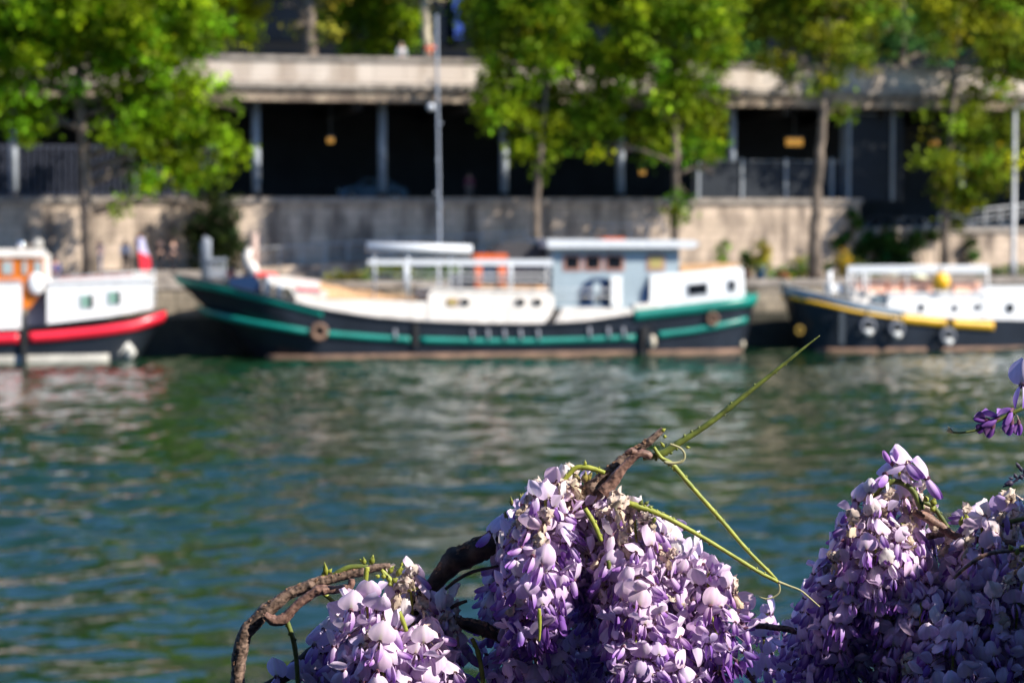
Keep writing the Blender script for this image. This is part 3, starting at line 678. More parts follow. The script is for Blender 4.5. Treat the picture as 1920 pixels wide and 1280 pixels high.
for x in (1098, 1122, 1138):
    bld(MB().rp(x - 5, x + 5, 553, 566, .86, .9), 'door_panel', M_glassd, bg_)
bld(MB().rp(1146, 1166, 517, 573, .62, .72), 'open_door', M_whitep, bg_)
window(bg_, wh, [(1199, 570), (1203, 545), (1210, 530), (1222, 522), (1222, 570)], 1.0, M_slate, M_navy, 2, 'arched_doorway')
# stern cabin
sc_ = bld(MB().pp([(1219, 577), (1219, 516), (1300, 509), (1388, 500), (1395, 505), (1397, 560), (1300, 571)], .8, 4.2), 'stern_cabin', M_whitep, bg_)
bld(MB().pp([(1276, 500), (1386, 494), (1388, 500), (1276, 511)], .9, 4.3), 'cabin_roof', M_tan, bg_)
window(bg_, sc_, [(1290, 534), (1326, 530), (1327, 550), (1291, 554)], .8, M_alu, M_glassd, 3)
window(bg_, sc_, [(1366, 527), (1378, 525), (1379, 543), (1367, 546)], .8, M_alu, M_glassd, 3)
# orange companion hatch, tarpaulin, awning frame, railings
og = bld(MB().rp(892, 904, 480, 546, 1.4, 1.6), 'companion_frame', M_orange, bg_)
bld(MB().rp(935, 950, 480, 546, 1.4, 1.6), 'companion_frame', M_orange, bg_)
bld(MB().rp(890, 952, 476, 492, 1.38, 2.6), 'companion_frame', M_orange, bg_)
bld(MB().rp(904, 935, 498, 536, 1.6, 1.7), 'companion_door', M_navy, bg_)
bld(MB().rp(896, 948, 538, 547, 1.3, 2.6), 'companion_sill', M_orange, bg_)
bld(MB().pp([(925, 472), (945, 458), (985, 453), (1026, 456), (1036, 466), (1036, 486), (952, 486)], 2.2, 4.6), 'tarpaulin', M_grydk, bg_)
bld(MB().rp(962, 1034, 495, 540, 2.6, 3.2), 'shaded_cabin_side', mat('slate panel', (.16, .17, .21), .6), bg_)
bld(MB().rp(1180 - 330, 890, 512, 541, 2.4, 3.2), 'deck_chest', M_navy, bg_)
bld(MB(True).tube([Sv(688, 463, .6), Sv(884, 468, .6)], .25, 10), 'rolled_awning', M_alu, bg_)
bld(MB(True).tube([Sv(688, 466, 3.8), Sv(884, 470, 3.8)], .12, 8), 'rolled_awning', M_alu, bg_)
for x in (702, 765, 845): 
    bld(MB(True).tube([Sv(x, 560, .75), Sv(x, 464, .75)], .06 if x != 765 else .1, 8), 'awning_post', M_alu, bg_)
    bld(MB(True).tube([Sv(x, 464, .75), Sv(x, 467, 3.8)], .05, 6), 'awning_bar', M_alu, bg_)
bld(MB().pp([(690, 487), (1036, 486), (1036, 499), (690, 496)], .62, .70), 'railing_board', M_alu, bg_)
for y in (514, 526): bld(MB(True).tube([Sv(690, y - 1, .66), Sv(1030, y, .66)], .03, 6), 'railing_wire', M_white, bg_)
for x, r_ in ((703, .05), (760, .09), (822, .06), (862, .05), (957, .11), (1025, .05)):
    bld(MB(True).tube([Sv(x, 545, .72), Sv(x, 488, .72)], r_, 8), 'railing_post', M_alu, bg_)
# low wires along the wheelhouse door
for y in (542, 556): bld(MB(True).tube([Sv(1040, y, .7), Sv(1148, y, .7)], .025, 6), 'railing_wire', M_white, bg_)
# mast
M_mast = mat('dull grey mast', (0.30, 0.33, 0.38), .5); ms = MB(True); mp_ = [Sv(825, 560, 1.3), Sv(824, 450, 1.3), Sv(822, 300, 1.3), Sv(820, 150, 1.3), Sv(819, 28, 1.3)]
mast = bld(ms.tube(mp_, [.085, .075, .07, .06, .05], 12), 'mast', M_mast, bg_)
bld(MB(True).ball(Sv(808, 201, 1.3), .2), 'mast_lamp', M_alu, (bg_, mast))
for x, y in ((826, 232), (820, 300), (824, 330), (816, 362), (827, 385), (822, 405)): bld(MB(True).ball(Sv(x, y, 1.25), .08), 'mast_fitting', M_mast, (bg_, mast))
# fenders and fittings that belong to the hull
M_tyre = mat('dusty rubber', (0.10, 0.07, 0.05), .8, .4, 6)
bld(MB(True).torus(Sv(598, 622, -.16), .33, .15), 'hull_fairlead', M_rust, bg_)
bld(MB(True).torus(Sv(1336, 598, -.1), .26, .12), 'hull_fairlead', M_rust, bg_)
bld(MB().rp(776, 785, 606, 650, -.15, .02), 'hull_pillar', M_rub, bg_)
bld(MB().rp(1204, 1216, 612, 668, -.2, .02), 'hull_pillar', M_rub, bg_)
for x in (740, 884, 914, 945, 975, 1008, 1104, 1140, 1168):
    bld(MB(True).tube([Sv(x, 614 + 4 * (x < 1010), -.02), Sv(x + 2, 634 + 3 * (x < 1010), -.16)], [.1, .07], 8), 'scupper', mat('grey scupper', (.22, .23, .26), .5), bg_)

def fender(label, px, py, rx, rz, t, m_, group):
    c = Sv(px, py, t)
    th = Th('fender', label, 'fender', (c[0], t, c[2] - rz), group=group)
    bld(MB(True).ball(c, (rx, rx, rz), 14, 10), 'body', m_, th)
    bld(MB(True).torus((c[0], t, c[2] + rz + .05), .06, .025), 'eye', M_rub, th)
    bld(MB(True).tube([(c[0], t, c[2] + rz + .1), (c[0], t + .12, c[2] + rz + .75)], .02, 5), 'rope', M_rub, th)
M_fy = mat('yellowed fender', (0.55, 0.48, 0.36), .5); M_fw = mat('white fender', (0.62, 0.62, 0.58), .35)
fender('yellowed fender hanging by the black pillar of the green barge', 1223, 640, .21, .36, -.28, M_fy, 'fenders on the green barge')
fender('small pale fender low at the stern of the green barge', 1391, 645, .17, .22, .9, M_fy, 'fenders on the green barge')

# ---------------------------------------------------------------- the red striped boat (stern to the right)
sheer = [(-420, 640), (-150, 636), (0, 626), (100, 619), (180, 610), (250, 599), (314, 583)]
H2 = Hull(-430, 315, sheer, 0.15, 2.2, .3, 0.62, 3, 3.6, 2.3, 2.4)
rb = Th('motor_cruiser', 'white cabin boat with bright red stripe, black hull and orange wooden wheelhouse', 'boat', (S(100, 600, 2)[0], H2.tc, 0))
bld(H2.hull(MB(True)), 'hull', M_hullk, rb); bld(H2.deck(MB(), .1), 'deck', M_deck, rb)
red = line([(-420, 648), (-150, 645), (0, 635), (50, 633), (110, 629), (180, 622), (250, 612), (312, 594)], .15)
for a_, b_ in ((-400, 40), (54, 310)):
    bld(H2.strip(MB(True), S(a_, 630, .15)[0], S(b_, 600, .15)[0], lambda s: red(s) + .25, lambda s: red(s) - .25, .14, 30), 'rubbing_strake', M_red, rb)
bld(H2.strip(MB(True), S(-400, 670, .15)[0], S(205, 670, .15)[0], lambda s: .42, lambda s: -.3, .03, 40), 'waterline_band', mat('pale grey boot paint', (.38, .36, .31), .6, .15, 1.5), rb)
bld(MB(True).tube([Sv(205, 668, .9), Sv(222, 660, .8), Sv(238, 644, .8), Sv(244, 660, .9), Sv(238, 676, .9)], [.1, .3, .3, .33, .2], 10), 'rudder', mat('pale rudder paint', (.6, .58, .52), .6), rb)
bld(MB().rp(40, 51, 590, 690, -.12, .1), 'hull_pillar', M_rub, rb)
cb = bld(MB().pp([(88, 607), (88, 530), (180, 525), (275, 520), (285, 524), (287, 578), (200, 594)], .7, 4.2), 'aft_cabin', M_whitep, rb)
bld(MB().pp([(86, 527), (275, 517), (290, 521), (288, 526), (86, 532)], .58, 4.3), 'aft_cabin_roof', M_whitep, rb)
bld(MB().pp([(108, 520), (250, 514), (250, 519), (108, 526)], 1.5, 3.6), 'roof_hatch', mat('dark red hatch', (.28, .09, .07), .7), rb)
window(rb, cb, rect(152, 554, 166, 576), .7, M_alu, M_curt, 3); bld(MB().rp(167, 175, 553, 577, .62, .655), 'pane', M_glassd, rb)
window(rb, cb, rect(204, 547, 218, 569), .7, M_alu, M_curt, 3); bld(MB().rp(219, 226, 546, 570, .62, .655), 'pane', M_glassd, rb)
for x, y in ((112, 567), (258, 550)): bld(MB(True).torus(Sv(x, y, .68), .11, .03), 'vent_ring', M_alu, rb)
bld(MB().pp([(-300, 628), (-300, 536), (38, 527), (41, 532), (40, 616)], .7, 4.2), 'fore_cabin', M_whitep, rb)
bld(MB().pp([(-302, 533), (38, 524), (43, 528), (-302, 537)], .6, 4.3), 'fore_cabin_roof', mat('pinkish roof edge', (.6, .42, .36), .6), rb)
w2 = bld(MB().pp([(-120, 545), (-120, 482), (82, 482), (82, 540), (56, 578), (41, 578), (41, 545)], .95, 3.8), 'wheelhouse', M_varn, rb)
bld(MB().pp([(-126, 468), (86, 468), (88, 474), (84, 482), (-126, 482)], .8, 4.0), 'wheelhouse_roof', M_cream, rb)
for x0, x1 in ((-70, -30), (4, 24), (42, 51), (64, 79)): window(rb, w2, rect(x0, 490, x1, 514), .95, M_varn, mat('pale glass', (.35, .42, .42), .15), 2)
bld(MB().rp(82, 96, 476, 528, 1.1, 1.5), 'funnel', M_cream, rb)
bld(MB().pp([(60, 545), (88, 545), (88, 610), (46, 612)], 1.5, 3), 'cockpit_side', mat('grey cockpit', (.16, .16, .2), .7), rb)
bld(MB(True).ball(Sv(68, 532, .75), (.42, .16, .55)), 'fender_ball', M_whitep, rb)
lm_ = bld(MB(True).ball(Sv(40, 458, 1.8), .2), 'navigation_dome', mat('chrome', (.9, .9, .9), .12, metal=1.0), rb)
bld(MB(True).tube([Sv(40, 470, 1.8), Sv(40, 460, 1.8)], .06, 8), 'dome_stand', M_alu, rb)
bld(MB(True).ball(Sv(71, 457, 1.9), (.28, .28, .26)), 'radar_dome', mat('dull dome', (.4, .38, .34), .6), rb)
for k in range(7):
    x = 110 + k * 30; y1 = 523 - k * 1.7
    bld(MB(True).tube([Sv(x, y1, .72), Sv(x, y1 - 8, .72)], .03, 6), 'stanchion', M_alu, rb)
bld(MB(True).tube([Sv(96, 522, .72), Sv(200, 514, .72), Sv(290, 508, .72)], .035, 6), 'cabin_rail', M_alu, rb)
bld(MB(True).tube([Sv(291, 580, .9), Sv(289, 510, .9)], .035, 6), 'stanchion', M_alu, rb)
# french flag on its staff
fs = Th('flag', 'red, white and blue flag hanging from its staff at the stern of the red-striped boat', 'flag', Sv(277, 520, 1.6))
bld(MB(True).tube([Sv(277, 522, 1.6), Sv(262, 440, 1.6)], .03, 8), 'staff', M_varn, fs)
for nm, c_, pl in (('blue_stripe', (0.03, 0.03, 0.16), [(254, 447), (261, 444), (266, 480), (258, 478)]),
                   ('white_stripe', (0.62, 0.58, 0.75), [(261, 444), (270, 446), (277, 472), (281, 482), (260, 472)]),
                   ('red_stripe', (0.75, 0.02, 0.04), [(259, 471), (281, 481), (284, 500), (276, 508), (264, 506)])):
    off = {'blue_stripe': .0, 'white_stripe': .05, 'red_stripe': .1}[nm]
    bld(MB().pp(pl, 1.5 - off, 1.54 - off), nm, mat(nm, c_, .8), fs)

# ---------------------------------------------------------------- the yellow striped boat (bow to the left)
sheer = [(1468, 537), (1500, 545), (1560, 561), (1620, 575), (1700, 588), (1800, 597), (1920, 600), (2100, 600), (2400, 592)]
H3 = Hull(1470, 2400, sheer, 0.3, 2.3, 0.28, 0.3, 4.6, 4)
yb = Th('canal_boat', 'black hulled boat with yellow stripe, white portholed cabin and white top rail', 'boat', (S(1750, 600, 2)[0], H3.tc, 0))
bld(H3.hull(MB(True)), 'hull', M_hullk, yb); bld(H3.deck(MB(), .15), 'deck', M_deck, yb)
bld(H3.strip(MB(True), H3.s0 + .05, S(1700, 590, .3)[0], lambda s: H3.zs(s) + .12, zdn(H3, .30), .04, 50), 'bulwark_band', mat('steel blue paint', (.16, .26, .36), .45, .1, 1), yb)
bld(H3.strip(MB(True), H3.s0 - .02, S(1720, 590, .3)[0], lambda s: H3.zs(s) + .2, lambda s: H3.zs(s) + .1, .09, 50), 'gunwale', mat('pale gunwale', (.5, .5, .48), .5), yb)
yl = line([(1474, 551), (1530, 566), (1600, 583), (1690, 597), (1780, 606), (1862, 611)], .3)
bld(H3.strip(MB(True), H3.s0 + .2, S(1688, 590, .3)[0], lambda s: yl(s) + .08, lambda s: yl(s) - .10, .08, 40), 'yellow_line', M_yel, yb)
ye = [S(1690, 596, .3)[0], S(1775, 605, .3)[0], S(1785, 605, .3)[0], S(1862, 611, .3)[0]]
for a_, b_ in ((0, 1), (2, 3)): bld(H3.strip(MB(True), ye[a_], ye[b_], lambda s: yl(s) + .24, lambda s: yl(s) - .24, .13, 20), 'rubbing_strake', M_yel, yb)
bld(H3.strip(MB(True), H3.s0 + 1.4, S(2350, 650, .3)[0], lambda s: .16, lambda s: -.3, .02, 50), 'waterline_band', M_rust, yb)
yc = bld(MB().pp([(1662, 592), (1667, 553), (1845, 553), (1845, 603), (1760, 602)], .9, 4.2), 'fore_cabin', M_whitep, yb)
bld(MB().pp([(1845, 603), (1845, 545), (1862, 540), (2300, 536), (2300, 604)], .85, 4.3), 'main_cabin', M_whitep, yb)
bld(MB().pp([(1664, 549), (1848, 549), (1848, 553), (1664, 554)], .8, 4.3), 'cabin_roof', M_whitep, yb)
bld(MB().pp([(1835, 548), (1860, 535), (1862, 541), (1846, 552)], .8, 4.3), 'cabin_roof', M_whitep, yb)
for x, y, r_ in ((1728, 576, 7), (1791, 577, 6), (1834, 575, 6), (1894, 577, 9), (1990, 577, 9)):
    window(yb, yc, oval(x, y, r_ * .85, r_, 16, 2), .9 if x < 1845 else .85, M_alu, M_glassd, 2, 'porthole')
bld(MB().rp(1639, 1663, 554, 566, 1, 3), 'deck_locker', mat('blue grey locker', (.12, .17, .2), .6), yb)
bld(MB().pp([(1590, 545), (1600, 540), (1640, 548), (1690, 590), (1655, 583), (1600, 566)], 1.2, 3), 'fore_deck_box', M_cream, yb)
for x0, x1, y0, y1 in ((1598, 1660, 526, 549), (1668, 1688, 528, 549), (1696, 1748, 526, 550), (1790, 1838, 528, 551)):
    bld(MB().rp(x0, x1, y0, y1, 1.6, 2.4), 'terracotta_trough', mat('salmon terracotta', (.68, .38, .27), .8, .15, 2), yb)
bld(MB(True).ball(Sv(1668, 511, 2.2), (.55, .4, .26)), 'pale_canopy', mat('pale green canvas', (.6, .64, .48), .8), yb)
bld(MB(True).ball(Sv(1722, 520, 2.2), (.5, .4, .2)), 'pale_canopy', mat('pale green canvas', (.6, .64, .48), .8), yb)
bld(MB().pp([(1590, 499), (1852, 499), (1852, 512), (1590, 512)], 1.0, 1.08), 'top_rail_board', M_alu, yb)
bld(MB(True).tube([Sv(1590, 499, 3.9), Sv(1852, 499, 3.9)], .05, 8), 'top_rail', M_white, yb)
for x, r_ in ((1556, .13), (1591, .09), (1603, .06), (1619, .09), (1628, .05), (1700, .03), (1780, .03), (1852, .06)):
    bld(MB(True).tube([Sv(x, 556, 1.1), Sv(x, 499 + 8 * (x == 1556), 1.1)], r_, 8), 'rail_post', M_white, yb)
bld(MB().rp(1553, 1580, 532, 548, 1.4, 2), 'deck_box', M_whitep, yb)
bld(MB(True).torus(Sv(1499, 619, 1.2), .2, .06), 'hawse_ring', mat('faded yellow', (.3, .19, .02), .6), yb)
bld(MB().rp(1574, 1584, 585, 645, .12, .4), 'hull_pillar', mat('dark steel rib', (.04, .05, .06), .4), yb)
by = Th('buoy', 'round yellow buoy hanging on the top rail of the right hand boat', 'buoy', Sv(1765, 546, 1.0))
bld(MB(True).ball(Sv(1765, 528, .75), (.48, .42, .5), 16, 12), 'body', mat('yellow buoy plastic', (.85, .45, .01), .35), by)
bld(MB(True).tube([Sv(1765, 514, .8), Sv(1765, 499, .98)], .04, 6), 'rope', M_rub, by)
for i, (x, y) in enumerate(((1627, 612), (1681, 617), (1777, 630))):
    c = Sv(x, y, -.05 if i else .15); rim = .36
    th = Th('tyre_fender', ['white painted tyre fender nearest the bow of the yellow-striped boat', 'white painted tyre fender in the middle of the three on the black hull', 'lowest white painted tyre fender, below the end of the yellow stripe'][i], 'fender', (c[0], c[1], c[2] - .4), group='tyre fenders of the yellow-striped boat')
    bld(MB(True).torus(c, rim, .12), 'tyre', mat('scuffed whitish rubber', (.14, .15, .17), .5, .3, 4), th)
    bld(MB(True).ball((c[0] + .02, c[1] - .05, c[2] - .3), (.27, .16, .2)), 'white_pad', M_fw, th)
    bld(MB(True).tube([(c[0], c[1], c[2] + rim), (c[0], c[1] + .1, c[2] + 1.0)], .025, 5), 'rope', M_rub, th)
for i in (1, 2, 3): pass

# ---------------------------------------------------------------- cars in and beside the gallery
def car(px, t, z, length, mt, label, flip=1):
    s0 = S(px, 380, t)[0]; th = Th('parked_car', label, 'car', (s0, t, z), group='cars on the embankment road')
    L = length / 2; X = lambda a: s0 + a * L * flip
    body = [(-1, .35), (-.98, .75), (-.6, .92), (-.35, .97), (.5, .95), (.93, .85), (1, .6), (1, .35), (.85, .22), (-.85, .22)]
    b = MB().prism([(X(a), z + h) for a, h in body], t, t + 1.7); bld(b, 'body', mt, th)
    cabn = [(-.5, .95), (-.25, 1.4), (.35, 1.45), (.75, 1.0), (.75, .93)]
    c = bld(MB().prism([(X(a), z + h) for a, h in cabn], t + .12, t + 1.58), 'cabin', mt, th)
    bld(MB().prism([(X(a), z + h) for a, h in [(-.4, .98), (-.2, 1.34), (.05, 1.36), (.05, .98)]], t + .09, t + .125), 'window', M_glassd, th)
    bld(MB().prism([(X(a), z + h) for a, h in [(.1, .98), (.1, 1.36), (.33, 1.37), (.62, 1.0)]], t + .09, t + .125), 'window', M_glassd, th)
    for a in (-.62, .62):
        for tt in (t - .02, t + 1.5):
            wv = bld(MB(True).tube([(X(a), tt, z + .32), (X(a), tt + .22, z + .32)], .32, 16), 'wheel', M_rub, th)
            bld(MB(True).tube([(X(a), tt - .02, z + .32), (X(a), tt + .02, z + .32)], .19, 12), 'rim', M_metal, (th, wv))
    for a in (-.99,): bld(MB(True).ball((X(a), t + .25, z + .68), (.08, .16, .08)), 'headlight', M_white, th)
M_carb = mat('light blue car paint', (.05, .11, .18), .25, coat=1); M_cars = mat('dark silver car paint', (.08, .1, .13), .3, coat=1); M_carg = mat('dark grey car paint', (.035, .045, .06), .3, coat=1)
car(700, 23.4, 8.16, 4.3, M_carb, 'pale blue car in the gallery beside the brightest column')
car(1650, 18, 5.76, 4.2, M_carg, 'dark grey car on the ramp just past the end of the bare wall')
car(1720, 18.3, 5.76, 4.1, M_cars, 'dark silver car on the ramp behind the yellowish tree', -1)
car(1850, 18.2, 5.76, 4.4, M_cars, 'dark silver car on the ramp near the lamp post')
# ================================================================ PEOPLE
def skin_mesh(name, joints, edges, levels=1):
    me = bpy.data.meshes.new(name); me.from_pydata([j[0] for j in joints], edges, [])
    o = bpy.data.objects.new(name, me); COL.objects.link(o)
    sk = o.modifiers.new('s', 'SKIN'); ss = o.modifiers.new('d', 'SUBSURF'); ss.levels = levels; ss.render_levels = levels
    sv = me.skin_vertices[0].data
    for i, j in enumerate(joints): sv[i].radius = (j[1], j[1] if len(j) < 3 else j[2]); sv[i].use_root = (i == 0)
    dg = bpy.context.evaluated_depsgraph_get(); dg.update()
    out = bpy.data.meshes.new_from_object(o.evaluated_get(dg)); bpy.data.objects.remove(o); bpy.data.meshes.remove(me)
    out.name = name; out.polygons.foreach_set('use_smooth', [True] * len(out.polygons)); return out
M_skin = mat('skin', (0.55, 0.32, 0.23), .55)
def person(px, feetpy, t, h, top, trou, hair, label, lean=0, face=0, arms='down', z=None, shoes=(0.03, 0.03, 0.03)):
    s0 = S(px, feetpy, t)[0]; z = QZ if z is None else z; k = h / 1.75
    th = Th('person', label, 'person', (s0, t, z)); th.o.rotation_euler.rotate_axis('Z', face)
    J = lambda x, y, zz: (x * k + lean * max(0, zz - .9) * k, y * k, zz * k)
    hand = {'down': ((.27, -.05, .82), (.25, -.02, 1.12)), 'fwd': ((.12, -.42, 1.12), (.26, -.15, 1.12)), 'up': ((.2, -.3, 1.5), (.33, -.14, 1.3))}[arms]
    joints = [(J(0, 0, .95), .13 * k, .1 * k), (J(0, 0, 1.2), .13 * k, .10 * k), (J(0, 0, 1.42), .15 * k, .09 * k), (J(0, 0, 1.52), .055 * k), (J(0, -.01, 1.6), .085 * k, .095 * k), (J(0, -.01, 1.7), .07 * k, .085 * k), (J(0, -.105, 1.60), .02 * k)]
    edges = [(0, 1), (1, 2), (2, 3), (3, 4), (4, 5), (4, 6)]
    body_arm, legs = [], []
    for sg in (-1, 1):
        b = len(joints); hd, el = hand
        joints += [(J(sg * .19, 0, 1.42), .06 * k), (J(sg * el[0], el[1], el[2]), .043 * k), (J(sg * hd[0], hd[1], hd[2]), .03 * k), (J(sg * hd[0], hd[1] - .06, hd[2] - .08), .025 * k)]
        edges += [(2, b), (b, b + 1), (b + 1, b + 2), (b + 2, b + 3)]
        c = len(joints)
        joints += [(J(sg * .1, 0, .88), .095 * k), (J(sg * .11, -.02, .48), .062 * k), (J(sg * .11, .02, .09), .042 * k), (J(sg * .12, -.12, .04), .035 * k)]
        edges += [(0, c), (c, c + 1), (c + 1, c + 2), (c + 2, c + 3)]
    o = bpy.data.objects.new('body', skin_mesh('body', joints, edges)); o.data.materials.append(M_skin); COL.objects.link(o); o.parent = th.o
    g = .022 * k
    jj = [(joints[i][0], joints[i][1] + g, (joints[i][2] if len(joints[i]) > 2 else joints[i][1]) + g) for i in (0, 1, 2)]
    ee = [(0, 1), (1, 2)]
    for b in (7, 15):
        q = len(jj); jj += [(joints[b][0], joints[b][1] + g), (joints[b + 1][0], joints[b + 1][1] + g), (joints[b + 2][0], joints[b + 2][1] + g)]
        ee += [(2, q), (q, q + 1), (q + 1, q + 2)]
    j = bpy.data.objects.new('jacket', skin_mesh('jacket', jj, ee)); j.data.materials.append(mat('cloth %.2f %.2f %.2f' % top, top, .9)); COL.objects.link(j); j.parent = th.o
    jj = [(joints[0][0], joints[0][1] + g * .8, joints[0][2] + g * .8)]; ee = []
    for c in (11, 19):
        q = len(jj); jj += [(joints[c + i][0], joints[c + i][1] + g * (.9 if i < 2 else 1.2)) for i in range(3)]; ee += [(0, q), (q, q + 1), (q + 1, q + 2)]
    j = bpy.data.objects.new('trousers', skin_mesh('trousers', jj, ee)); j.data.materials.append(mat('cloth %.2f %.2f %.2f' % trou, trou, .9)); COL.objects.link(j); j.parent = th.o
    hm = MB(True); c = J(0, .015, 1.675); hm.ball(c, (.095 * k, .105 * k, .105 * k)); 
    o = bpy.data.objects.new('hair', new_mesh('hair', hm.v, hm.f, mat('hair %.2f %.2f %.2f' % hair, hair, .8), True)); COL.objects.link(o); o.parent = th.o
    sh = MB(True)
    for sg in (-1, 1): sh.ball(J(sg * .12, -.06, .045), (.055 * k, .14 * k, .05 * k))
    o = bpy.data.objects.new('shoes', new_mesh('shoes', sh.v, sh.f, mat('shoe leather', shoes, .6), True)); COL.objects.link(o); o.parent = th.o
    return th
person(300, 530, 11, 1.85, (.012, .013, .02), (.01, .01, .014), (.02, .015, .01), 'person in black standing on the quay between flag and dark evergreen', z=4.21)
person(325, 530, 12, 1.75, (.03, .025, .035), (.015, .015, .02), (.03, .02, .015), 'person in dark purple grey jacket just right of the one in black', face=.6, z=4.21)
person(185, 530, 10.4, 1.8, (.60, .42, .42), (.20, .28, .45), (.35, .2, .15), 'person with pale pink top and light blue trousers right of the big trunk', face=-.4, lean=.05, z=4.21)
person(236, 530, 11, 1.75, (.50, .58, .72), (.03, .03, .04), (.2, .15, .1), 'person in light blue top behind the white cabin, left of the flag', face=.3, z=4.21)
person(104, 530, 4.4, 1.75, (.02, .05, .2), (.03, .04, .1), (.02, .02, .04), 'person in dark blue jacket standing behind the wooden wheelhouse', z=3.35, arms='fwd')
person(433, 545, 3.0, 1.6, (.22, .03, .05), (.02, .02, .03), (.05, .02, .02), 'person in dark red top on the foredeck of the green barge', z=3.15, arms='fwd')
person(806, 130, 17.5, 1.7, (.85, .10, .02), (.03, .03, .05), (.04, .03, .02), 'person in bright orange jacket leaning over the parapet beside the mast', z=15.79, arms='up', lean=-.05)
person(753, 130, 18.5, 1.7, (.55, .58, .6), (.1, .1, .12), (.3, .25, .2), 'person in pale grey clothes walking behind the parapet left of the orange jacket', z=15.79)
person(880, 360, 20.3, 1.75, (.30, .07, .13), (.25, .2, .18), (.05, .03, .03), 'person in dusky pink top inside the gallery behind the mast', z=8.16)
# ================================================================ WISTERIA (world frame, about two metres from the lens)
YF = 2.0
wis = Th('wisteria', 'flowering wisteria vine with lilac blossom, twisted brown branches and green shoots', 'wisteria', tuple(at(1100, 1500, YF)), frame=I4)
PX = YF / F * 1.0003
def catmull(pts, spacing):
    """pts: (Vector, r) -> resampled list"""
    out = []
    n = len(pts)
    for i in range(n - 1):
        p0, p1, p2, p3 = pts[max(i - 1, 0)], pts[i], pts[i + 1], pts[min(i + 2, n - 1)]
        k = max(2, int((p2[0] - p1[0]).length / spacing))
        for j in range(k):
            t = j / k
            q = 0.5 * ((2 * p1[0]) + (p2[0] - p0[0]) * t + (2 * p0[0] - 5 * p1[0] + 4 * p2[0] - p3[0]) * t * t + (3 * p1[0] - p0[0] - 3 * p2[0] + p3[0]) * t ** 3)
            out.append((q, p1[1] + (p2[1] - p1[1]) * t))
    out.append(pts[-1]); return out
def stem(name, pts, mt, kind='wood', dy=0.0, seed=1, n=26, parent=None, yend=None):
    """pts: (px,py,widthpx[,dy])"""
    r = random.Random(seed)
    P = []
    for i, q in enumerate(pts):
        d = dy + (q[3] if len(q) > 3 else 0)
        P.append((at(q[0], q[1], YF + d), q[2] / 2 * PX))
    sp = max(0.0007, min(p[1] for p in P) * .35) if kind == 'wood' else 0.0022
    R = catmull(P, sp); m = len(R); mb = MB(True)
    if kind == 'wood':
        nodes = [(r.random(), r.uniform(0, 6.28), r.uniform(.25, .6)) for _ in range(max(2, m // 22))]
    up = Vector((.1, 1, .2)); v = []
    if kind != 'wood': n = 8
    arc = 0
    for i, (p, rad) in enumerate(R):
        d = (R[min(i + 1, m - 1)][0] - R[max(i - 1, 0)][0]).normalized()
        if i: arc += (p - R[i - 1][0]).length
        a = d.cross(up).normalized(); b = d.cross(a)
        off = Vector((0, 0, 0))
        if kind == 'wood': off = (a * mnoise.noise(Vector((arc * 70, seed, 0))) + b * mnoise.noise(Vector((arc * 70, seed, 9)))) * rad * .22
        for k in range(n):
            th = 2 * math.pi * k / n; rr = rad
            if kind == 'wood':
                tw = th + arc * 25
                rr *= 1 + .10 * mnoise.noise(Vector((math.cos(th) * 1.5, math.sin(th) * 1.5, arc * 60 + seed * 3)))
                rg = mnoise.noise(Vector((math.cos(tw) * 4, math.sin(tw) * 4, arc * 55 + seed)))
                rr *= 1 - .26 * abs(rg) + .10 * mnoise.noise(Vector((math.cos(th) * 9, math.sin(th) * 9, arc * 700)))
                for (nf, na, ns) in nodes:
                    dd = abs(i / m - nf) * arc_total(R) / max(rad, 1e-4)
                    if dd < .8: rr += rad * ns * .55 * (1 - dd / .8) ** 1.5 * (.5 + .5 * max(0, math.cos(th - na)))
            else:
                rr *= 1 + .16 * mnoise.noise(Vector((th, arc * 300, seed))) + .22 * max(0, mnoise.noise(Vector((arc * 90, seed * 5, 2))))
            v.append(p + off + (a * math.cos(th) + b * math.sin(th)) * rr)
    f = [(i * n + k, i * n + (k + 1) % n, (i + 1) * n + (k + 1) % n, (i + 1) * n + k) for i in range(m - 1) for k in range(n)]
    f += [tuple(range(n - 1, -1, -1)), tuple((m - 1) * n + k for k in range(n))]
    mb.add(v, f)
    if kind == 'shoot':        # lenticels and leaf scars
        for i in range(3, m - 2, 3):
            if r.random() < .75:
                p, rad = R[i]; th = r.uniform(0, 6.28); d = Vector((math.cos(th), -.3, math.sin(th))).normalized()
                mb.ball(p + d * rad, (rad * .34 + .00035, rad * .34 + .0003, rad * .55 + .0003), 6, 4)
    elif kind == 'wood':
        for i in range(3, m - 2, 7):
            if r.random() < .5:
                p, rad = R[i]; th = r.uniform(0, 6.28); d = Vector((math.cos(th), -.4, math.sin(th))).normalized()
                s_ = rad * r.uniform(.08, .22); mb.ball(p + d * rad * .98, (s_, s_, s_ * 1.4), 6, 5)
    return bld(mb, name, mt, parent or wis)
